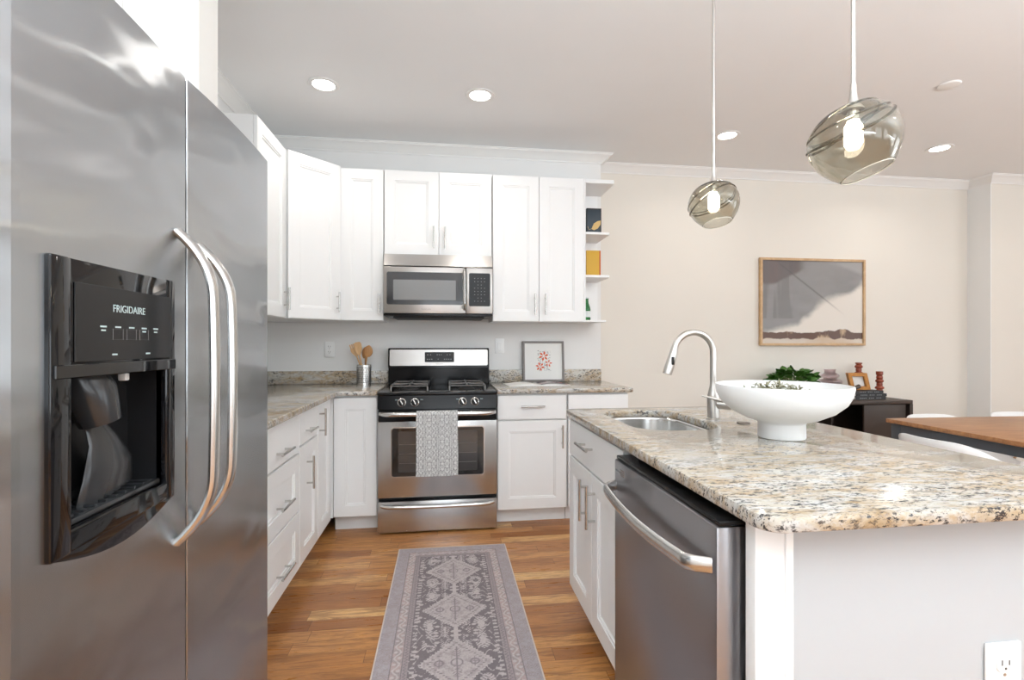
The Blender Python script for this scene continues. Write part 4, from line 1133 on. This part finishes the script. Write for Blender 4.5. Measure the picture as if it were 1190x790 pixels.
# ------------------------------------------------------------------ things on the end shelf
bx = MB().box(1.475, 1.588, -0.300, -0.100, 2.0455, 2.228, 0.002).build('shelf_book', 'book_navy')
tag(bx, 'dark hardback book with a gold leaf motif on the upper end shelf', 'book')
m = MB(); pts = [(-0.026, -0.020), (-0.010, 0.012), (0.014, 0.026), (0.036, 0.030), (0.034, 0.006), (0.016, -0.016), (-0.008, -0.026)]
m.prism([(1.541+a*1.15, 2.098+b*1.3) for a, b in pts], -0.3012, -0.2999, 0, 1, axis='Y'); m.build('gold_leaf', 'gold', bx, smooth=False)
m = MB(); m.tube([(1.541-0.026, -0.3008, 2.076), (1.492, -0.3008, 2.066), (1.482, -0.3008, 2.09)], 0.0012, 6); m.build('gold_stem', 'gold', bx)
MB().box(1.4755, 1.5875, -0.3010, -0.2995, 2.217, 2.2275).box(1.579, 1.5878, -0.3010, -0.2995, 2.046, 2.228).box(1.476, 1.481, -0.3010, -0.2995, 2.046, 2.217).build('cover_border', 'book_black', bx, smooth=False)
bx = MB().box(1.472, 1.572, -0.300, -0.110, 1.7255, 1.912, 0.002).build('shelf_book', 'mustard')
tag(bx, 'mustard yellow book standing on the middle end shelf', 'book')
MB().box(1.5725, 1.5835, -0.300, -0.110, 1.7255, 1.912, 0.001, 1).build('spine', 'mustard_edge', bx)
bt = thing('glass_bottle', 'small green glass bottle with pale label on the lowest end shelf', 'bottle', (1.492, -0.250, UB+0.0145))
MB().lathe([(0, 0), (0.024, 0), (0.026, 0.004), (0.026, 0.085), (0.022, 0.105), (0.012, 0.130), (0.010, 0.158), (0.012, 0.160), (0.012, 0.166), (0.0, 0.166)], seg=28).build('bottle', 'green_glass', bt)
MB().lathe([(0.0264, 0.024), (0.0267, 0.024), (0.0267, 0.070), (0.0264, 0.070)], seg=28, caps=False).build('paper_label', 'label_paper', bt)
MB().lathe([(0.0, 0.176), (0.0125, 0.176), (0.013, 0.166), (0.0, 0.166)], seg=20).build('cap', 'label_paper', bt)

# ------------------------------------------------------------------ dining side
sb = thing('sideboard', 'low dark brown wooden sideboard against the dining wall', 'sideboard', (2.85, -0.215, 0))
SW, SD, SH = 1.475, 0.40, 0.738
MB().box(0, SW, 0, SD, SH-0.030, SH, 0.002).build('top', 'espresso_door', sb)
m = MB().box(0, 0.03, 0, SD, 0.10, SH-0.0305).box(SW-0.03, SW, 0, SD, 0.10, SH-0.0305).box(0.03, SW-0.03, 0, SD, 0.10, 0.13).box(0.03, SW-0.03, SD-0.015, SD, 0.13, SH-0.0305).box(0.74, 0.76, 0.03, SD-0.015, 0.13, SH-0.0305)
m.build('carcass', 'espresso_wood', sb)
for a, b in ((0.035, 0.385), (1.035, 1.425)):
    MB().box(a, b, 0.018, 0.036, 0.135, SH-0.036, 0.002).build('door', 'espresso_door', sb)
m = MB()
MB().box(0.39, 1.03, 0.04, SD-0.016, 0.43, 0.448).build('shelf', 'espresso_wood', sb)
for x in (0.06, SW-0.06):
    for y in (0.05, SD-0.05): MB().cyl((x, y, 0), (x, y, 0.10), 0.012, 14, 0.018).build('leg', 'espresso_wood', sb)
ZS = SH+0.0008
# potted plant
pp = thing('potted_plant', 'bushy green leafy plant in a pot behind the white bowl', 'plant', (3.375, -0.01, ZS))
MB().lathe([(0, 0), (0.055, 0), (0.075, 0.09), (0.077, 0.095), (0.070, 0.095), (0.068, 0.085), (0, 0.085)], seg=32).build('pot', 'pot_clay', pp)
m = MB(); ms = MB()
for k in range(200):
    a = random.random()*2*PI; el = random.uniform(0.0, 1.0); R_ = random.uniform(0.7, 1.0)
    c = Vector((0.225*R_*math.cos(a)*math.cos(el*1.2), 0.125*R_*math.sin(a)*math.cos(el*1.2), 0.115+0.135*R_*math.sin(el*1.45)))
    if random.random() < 0.4: ms.tube([(0, 0, 0.08), tuple(c*0.55+Vector((0, 0, 0.04))), tuple(c)], 0.0018, 5)
    ax = Vector((c.x, c.y, 0.05)).normalized(); L = random.uniform(0.045, 0.075); wd_ = L*0.46
    q = (ax+Vector((random.uniform(-.6, .6), random.uniform(-.6, .6), random.uniform(-0.6, 0.35)))).normalized().to_track_quat('X', 'Z').to_matrix().to_4x4()
    m.T = Matrix.Translation(c) @ q @ RX(random.uniform(-0.9, 0.9))
    pr_ = [(0, 0), (0.25, 0.75), (0.5, 1.0), (0.78, 0.62), (1.0, 0.0)]
    vs = [(0, 0, 0)]+[(L*u, wd_*v_, -0.35*v_*wd_-0.25*L*u*u) for u, v_ in pr_[1:-1]]+[(L, 0, -0.25*L)]+[(L*u, -wd_*v_, -0.35*v_*wd_-0.25*L*u*u) for u, v_ in pr_[1:-1]][::-1]
    mid = [(L*u, 0, -0.25*L*u*u+0.001) for u, v_ in pr_[1:-1]]
    vs += mid; m._add(vs, [[0, 1, 8], [1, 2, 9, 8], [2, 3, 10, 9], [3, 4, 10], [0, 8, 7], [8, 9, 6, 7], [9, 10, 5, 6], [10, 4, 5]])
m.build('foliage', 'leaf_green', pp, recalc=False); ms.build('stems', 'stem_green', pp)
# pink vase
vz = MB().lathe([(0, 0), (0.045, 0), (0.062, 0.02), (0.060, 0.035), (0.045, 0.045), (0.048, 0.055), (0.086, 0.075), (0.090, 0.090), (0.078, 0.104), (0.050, 0.112), (0.050, 0.118), (0.088, 0.136), (0.092, 0.150),
                 (0.080, 0.163), (0.055, 0.170), (0.048, 0.178), (0.066, 0.188), (0.070, 0.200), (0.060, 0.213), (0.042, 0.221), (0.040, 0.238), (0.047, 0.252), (0.043, 0.252), (0.036, 0.238), (0.036, 0.020), (0, 0.015)], (3.745, 0.01, ZS), 40).build('ribbed_vase', 'pink_glass', ang=1.0)
tag(vz, 'dusty pink ribbed glass vase on the sideboard beside the plant', 'vase')
# books
def book(name, cx_, cy_, z, w_, d_, h_, rot, mat, label):
    t = thing(name, label, 'book', (cx_, cy_, z), rot, 'books stacked on the sideboard')
    m = MB().box(-w_/2, w_/2, -d_/2, d_/2, 0, 0.003, 0).box(-w_/2, w_/2, -d_/2, d_/2, h_-0.003, h_, 0).box(-w_/2, w_/2, -d_/2, -d_/2+0.003, 0.003, h_-0.003, 0)
    m.build('cover', mat, t); MB().box(-w_/2+0.004, w_/2-0.004, -d_/2+0.0035, d_/2-0.004, 0.0032, h_-0.0032).build('pages', 'paper_white', t)
    mk = MB()
    for k in range(12):
        x = -w_/2+0.04+k*(w_-0.08)/12
        if k not in (4, 8): mk.box(x, x+(w_-0.08)/12*0.6, -d_/2-0.0006, -d_/2+0.001, h_*0.35, h_*0.65)
    mk.build('spine_lettering', 'print_dim', t, smooth=False)
    return t
bxc, byc = 4.015, -0.03
book('stacked_book', bxc-0.015, byc, ZS, 0.30, 0.21, 0.026, 0.05, 'book_black', 'bottom black book of the sideboard stack')
book('stacked_book', bxc+0.005, byc, ZS+0.0265, 0.28, 0.20, 0.024, -0.04, 'book_black', 'middle black book of the sideboard stack')
book('stacked_book', bxc-0.005, byc+0.01, ZS+0.0510, 0.27, 0.19, 0.022, 0.02, 'book_black', 'top black book of the sideboard stack')
ZBk = ZS+0.0735
# rotated square wooden frame standing on the books
t = thing('wooden_photo_frame', 'chunky honey wood photo frame tilted on top of the black books', 'photo frame', (3.990, -0.04, ZBk+0.003))
m = MB(); m.T = RZ(-0.25) @ Matrix(((1, 0, -0.22, 0), (0, 1, 0, 0), (0, 0, 1, 0), (0, 0, 0, 1)))
def zf(m, x0, x1, z0, z1, f, y0, y1):
    m.box(x0, x0+f, y0, y1, z0, z1, 0.002, 1).box(x1-f, x1, y0, y1, z0, z1, 0.002, 1).box(x0+f-0.001, x1-f+0.001, y0, y1, z0, z0+f, 0.002, 1).box(x0+f-0.001, x1-f+0.001, y0, y1, z1-f, z1, 0.002, 1)
zf(m, -0.078, 0.078, 0.0, 0.145, 0.030, -0.02, 0.02); m.build('frame', 'honey_wood', t)
m = MB(); m.T = RZ(-0.25) @ Matrix(((1, 0, -0.22, 0), (0, 1, 0, 0), (0, 0, 1, 0), (0, 0, 0, 1))); m.box(-0.050, 0.050, 0.006, 0.014, 0.028, 0.117); m.build('photo', 'paper_white', t)
# candlesticks (turned, red brown)
def candlestick(x, y, z, H_, label):
    n = 7; pr_ = [(0, 0), (0.036, 0), (0.036, 0.008), (0.028, 0.014)]
    zz = 0.014; k = 0
    while zz < H_-0.05:
        R_ = (0.032, 0.026, 0.035, 0.024)[k % 4]; h_ = 0.030
        pr_ += [(0.022, zz+0.002), (R_*0.93, zz+h_*0.25), (R_, zz+h_*0.45), (R_*0.93, zz+h_*0.7), (0.022, zz+h_)]; zz += h_; k += 1
    pr_ += [(0.018, zz), (0.027, zz+0.012), (0.027, H_), (0.018, H_), (0.018, H_-0.012), (0, H_-0.012)]
    o = MB().lathe(pr_, (x, y, z), 28).build('candlestick', 'rust_ceramic'); tag(o, label, 'candlestick', 'turned red-brown candlesticks'); return o
candlestick(4.198, -0.02, ZS, 0.232, 'shorter-looking turned red-brown candlestick right of the black books')
candlestick(4.110, 0.105, ZS, 0.305, 'taller turned red-brown candlestick behind the wooden photo frame')
cs = MB(); cs.T = TR(3.885, -0.09, ZBk+0.019) @ RY(-0.35)
cs.cyl((-0.055, 0, 0), (0.055, 0, 0), 0.017, 20); o = cs.build('dark_cylinder', 'espresso_door'); tag(o, 'small dark brown cylinder lying on the left of the black books', 'ornament')
o.location.z += 0.0

# dining table
tb = thing('dining_table', 'long dining table with warm wood top on a dark metal frame', 'table', (3.085, -1.215, 0), -0.035)
TL, TW, TZ = 1.9, 1.05, 0.760
MB().box(0, TL, -TW, 0, TZ-0.024, TZ, 0.003).build('tabletop', 'table_wood', tb)
m = MB().box(0.035, TL-0.035, -0.055, -0.025, TZ-0.078, TZ-0.0245).box(0.035, TL-0.035, -TW+0.025, -TW+0.055, TZ-0.078, TZ-0.0245).box(0.025, 0.055, -TW+0.025, -0.025, TZ-0.078, TZ-0.0245).box(TL-0.055, TL-0.025, -TW+0.025, -0.025, TZ-0.078, TZ-0.0245)
m.build('apron', 'charcoal_metal', tb)
for x in (0.020, TL-0.08):
    for y in (-0.075, -TW+0.015): MB().box(x, x+0.060, y, y+0.060, 0, TZ-0.025, 0.002).build('leg', 'charcoal_metal', tb)

# shell armchairs
def shell_chair(loc, rotz, label):
    t = thing('shell_armchair', label, 'chair', loc, rotz, 'white moulded dining chairs')
    # local: sitter faces +y ; shell as grid: u around from left arm over back to right arm, v from seat centre to rim
    nu, nv = 41, 16; vs = []; fs = []
    for j in range(nv):
        v = j/(nv-1)
        for i in range(nu):
            u = i/(nu-1); a = PI*(-0.08+1.16*u)       # 0 right (+x) .. pi left via back
            a = -a
            rx, ry = 0.27, 0.25
            front = max(0, math.sin(a))
            rim = 0.775-0.465+0.0
            back = max(0, -math.sin(a))
            H_ = 0.15+(0.25-0.15)*sstepf(0.25, 0.95, back)
            if front > 0: H_ = 0.15*(1-front/0.26)
            r = min(1, v/0.55)**0.9
            z = 0.44+max(0, (v-0.45)/0.55)**1.35*H_+0.02*v
            flare = 1+0.16*max(0, v-0.5)
            x = rx*r*math.cos(a)*flare; y = ry*r*math.sin(a)*flare+(0.04 if False else 0)-0.05*max(0, v-0.5)*back
            vs.append((x, y, z))
    for j in range(nv-1):
        for i in range(nu-1): fs.append([j*nu+i, j*nu+i+1, (j+1)*nu+i+1, (j+1)*nu+i])
    m = MB(); m._add(vs, fs)
    bmesh.ops.remove_doubles(m.bm, verts=m.bm.verts[:], dist=1e-5)
    o = m.build('seat_shell', 'chair_white', t)
    md = o.modifiers.new('t', 'SOLIDIFY'); md.thickness = 0.008; md.offset = -1
    # front lip of the seat
    m = MB(); pts = [(-0.26+0.52*k/12, 0.02, 0.452) for k in range(13)]
    vs = []; fs = []
    for j in range(7):
        for i in range(13):
            x = -0.265+0.53*i/12; y = 0.0+0.19*j/6*(1-0.25*abs((i-6)/6)**3); z = 0.452-0.004*j-0.0*j+0.02*abs((i-6)/6)**3
            vs.append((x*(1-0.12*j/6), y, z))
    for j in range(6):
        for i in range(12): fs.append([j*13+i, j*13+i+1, (j+1)*13+i+1, (j+1)*13+i])
    m._add(vs, fs); o = m.build('seat_front', 'chair_white', t); md = o.modifiers.new('t', 'SOLIDIFY'); md.thickness = 0.010; md.offset = 0
    for sx in (-1, 1):
        for sy in (-1, 1): MB().cyl((sx*0.13, sy*0.11, 0.432), (sx*0.225, sy*0.21, 0.0), 0.014, 14, 0.010).build('leg', 'frame_oak', t)
    return t
def sstepf(a, b, x): t = max(0, min(1, (x-a)/(b-a))); return t*t*(3-2*t)
c0 = shell_chair((3.16, -1.655, 0), -PI/2, 'white moulded armchair at the near end of the table, beyond the island')
c0.scale = (1.08, 1.0, 1.025)
c1 = copy_tree(c0, (3.90, -0.99, 0), PI, 'white moulded armchair at the left of the far table side, only its rim showing')
c2 = copy_tree(c0, (4.62, -0.97, 0), PI, 'white moulded armchair at the right of the far table side, at the frame edge')
c1.scale = c2.scale = (1.1, 1.0, 0.985)
